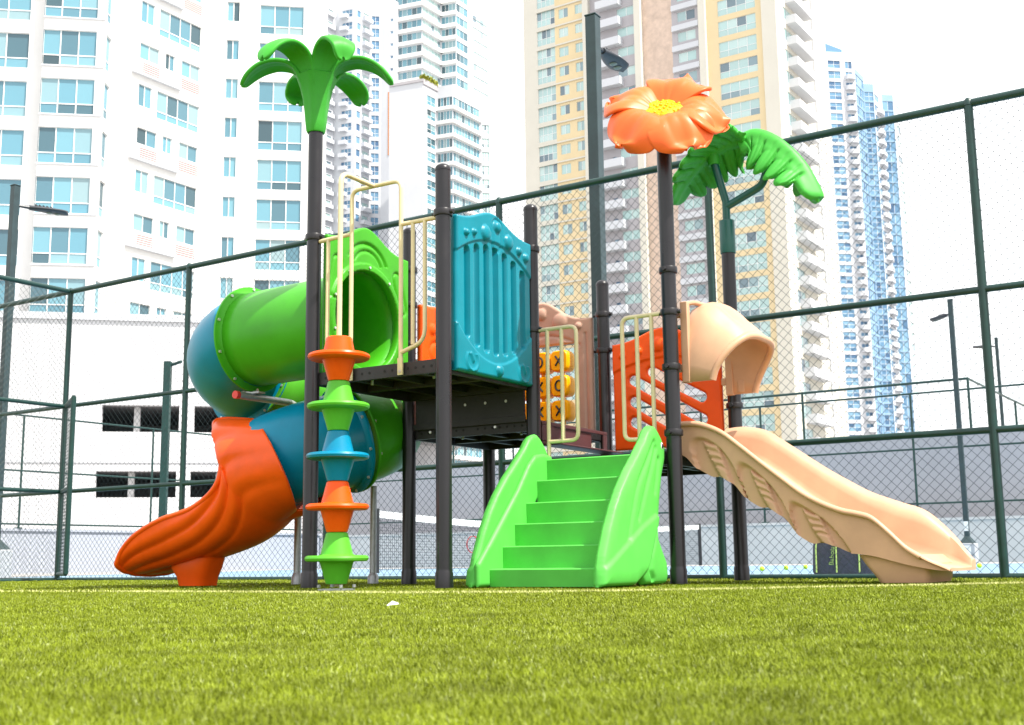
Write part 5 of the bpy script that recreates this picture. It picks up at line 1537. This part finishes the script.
# artificial turf fibres: one object
M['blade'] = mat('turf_fibre', (0.2, 0.25, 0.02), 0.55, noise=.34, nscale=4.5, spec=.16, island=[
    (0.0, (0.098, 0.130, 0.004)), (0.35, (0.166, 0.210, 0.006)), (0.75, (0.208, 0.258, 0.012)), (0.94, (0.265, 0.31, 0.05)), (1.0, (0.38, 0.42, 0.19))])
M['blade_white'] = mat('turf_line_fibre', (0.55, 0.55, 0.2), 0.6)
def line_local(x, y):
    """distance to the painted line on the turf, playset coordinates"""
    pts = [(-14, -.86), (.35, -.86), (1.15, -.62), (1.9, -.06), (2.9, 1.05), (4.2, 2.6), (6, 4.8)]
    return s_line(x, y, pts, 0)
def blades():
    bands = [(1.15, 1.9, 90000, .0155, .0017), (1.9, 3.0, 52000, .0155, .0021), (3.0, 5.0, 24000, .016, .003), (5.0, 9.0, 9000, .017, .005), (9.0, 19.0, 1800, .018, .011)]
    Xs, Ys, Hs, Ws = [], [], [], []
    for y0, y1, dens, h, w in bands:
        wd = .47 * y1 + 1.6
        n = int(dens * 2 * wd * (y1 - y0))
        x = rng.uniform(-wd, wd, n); y = rng.uniform(y0, y1, n)
        ok = np.abs(x) < .47 * y + 1.6
        x, y = x[ok], y[ok]
        # inside the fence line
        s = (x - RX) * gb[0] + (y - RY) * gb[1]
        ok = s < -.08; x, y = x[ok], y[ok]
        Xs.append(x); Ys.append(y); Hs.append(np.full(len(x), h)); Ws.append(np.full(len(x), w))
    x = np.concatenate(Xs); y = np.concatenate(Ys); h = np.concatenate(Hs); w = np.concatenate(Ws); n = len(x)
    clump = np.sin(x * 9.1 + 1.7 * np.sin(y * 5.3)) * np.sin(y * 8.3 + 1.3 * np.sin(x * 6.1))
    h = h * rng.uniform(.6, 1.2, n) * (1 + .2 * clump)
    lx = (x - AX) * E1[0] + (y - AY) * E1[1]; ly = (x - AX) * E2[0] + (y - AY) * E2[1]
    wl0 = np.abs(line_local(lx, ly) + .02 * rng.normal(size=n)) < .045
    h = np.where(wl0, np.maximum(h, .02) * 1.25, h)
    az = rng.uniform(0, 2 * PI, n) + 0.0; lean = rng.uniform(.2, 1.65, n)
    az = np.where(rng.random(n) < .35, 2.2 + .6 * rng.normal(size=n) + .8 * clump, az)
    fz = rng.uniform(0, 2 * PI, n)
    dx, dy = np.cos(az), np.sin(az); wx, wy = np.cos(fz) * w / 2, np.sin(fz) * w / 2
    co = np.empty((n, 5, 3))
    m1 = h * .55
    co[:, 0] = np.stack([x - wx, y - wy, np.full(n, 0)], 1); co[:, 1] = np.stack([x + wx, y + wy, np.full(n, 0)], 1)
    cx = x + dx * m1 * np.sin(lean * .5); cy = y + dy * m1 * np.sin(lean * .5); cz = m1 * np.cos(lean * .5)
    co[:, 2] = np.stack([cx + wx * .85, cy + wy * .85, cz], 1); co[:, 3] = np.stack([cx - wx * .85, cy - wy * .85, cz], 1)
    m2 = h * .5
    co[:, 4] = np.stack([cx + dx * m2 * np.sin(lean), cy + dy * m2 * np.sin(lean), cz + m2 * np.cos(lean)], 1)
    co[:, :, 2] -= .018
    base = np.arange(n)[:, None] * 5
    me = bpy.data.meshes.new('turf_grass')
    me.vertices.add(n * 5); me.vertices.foreach_set('co', co.ravel())
    loops = np.concatenate([base + np.array([0, 1, 2, 3]), base + np.array([3, 2, 4])], 1).ravel()
    me.loops.add(n * 7); me.loops.foreach_set('vertex_index', loops.astype(np.int32))
    me.polygons.add(n * 2)
    ls = np.stack([np.arange(n) * 7, np.arange(n) * 7 + 4], 1).ravel(); me.polygons.foreach_set('loop_start', ls.astype(np.int32))
    lx = (x - AX) * E1[0] + (y - AY) * E1[1]; ly = (x - AX) * E2[0] + (y - AY) * E2[1]
    wl = wl0.astype(np.int32)
    me.materials.append(M['blade']); me.materials.append(M['blade_white'])
    me.polygons.foreach_set('material_index', np.repeat(wl, 2).astype(np.int32))
    me.polygons.foreach_set('use_smooth', np.ones(n * 2, bool))
    me.update(calc_edges=True); me.validate()
    o = bpy.data.objects.new('turf_grass', me); COL.objects.link(o)
    tag(o, 'yellow green artificial turf fibres covering the ground around the playground', 'grass', kind='stuff')
blades()

# ------------------------------------------------------------------ light
SUN = np.array([.80, -.56, 0]); SUN /= np.linalg.norm(SUN); EL = math.radians(56)
sd = Vector((SUN[0] * math.cos(EL), SUN[1] * math.cos(EL), math.sin(EL)))
sl = bpy.data.lights.new('sun', 'SUN'); sl.energy = 4.9; sl.angle = math.radians(.6); sl.color = (1.0, .95, .87)
so = bpy.data.objects.new('sun', sl); COL.objects.link(so); so.rotation_euler = sd.to_track_quat('Z', 'Y').to_euler()
world = bpy.data.worlds.new('World'); scene.world = world; world.use_nodes = True
nt = world.node_tree; bg = nt.nodes['Background']
sky = nt.nodes.new('ShaderNodeTexSky'); sky.sky_type = 'NISHITA'; sky.sun_disc = False
sky.sun_elevation = EL; sky.sun_rotation = math.atan2(SUN[0], SUN[1]); sky.dust_density = 3.5; sky.air_density = 1.2; sky.ozone_density = 1.0
# bright thin cloud over most of the sky
tc = nt.nodes.new('ShaderNodeTexCoord'); nz = nt.nodes.new('ShaderNodeTexNoise'); nz.inputs['Scale'].default_value = 2.2; nz.inputs['Detail'].default_value = 5
nt.links.new(tc.outputs['Generated'], nz.inputs['Vector'])
mr = nt.nodes.new('ShaderNodeMapRange'); mr.inputs[1].default_value = .3; mr.inputs[2].default_value = .6; mr.inputs[3].default_value = .75; mr.inputs[4].default_value = .97
nt.links.new(nz.outputs['Fac'], mr.inputs[0])
mx = nt.nodes.new('ShaderNodeMixRGB'); mx.inputs[2].default_value = (7.6, 7.7, 7.8, 1)
nt.links.new(mr.outputs[0], mx.inputs[0]); nt.links.new(sky.outputs[0], mx.inputs[1]); nt.links.new(mx.outputs[0], bg.inputs['Color'])
bg.inputs['Strength'].default_value = .145
vs_ = scene.view_settings; vs_.view_transform = 'Standard'; vs_.look = 'None'; vs_.exposure = .62; vs_.gamma = 1; vs_.use_curve_mapping = False
scene.render.resolution_x = W_PX; scene.render.resolution_y = H_PX
scene.cycles.max_bounces = 6; scene.cycles.diffuse_bounces = 3; scene.cycles.glossy_bounces = 3
scene.cycles.caustics_reflective = False; scene.cycles.caustics_refractive = False
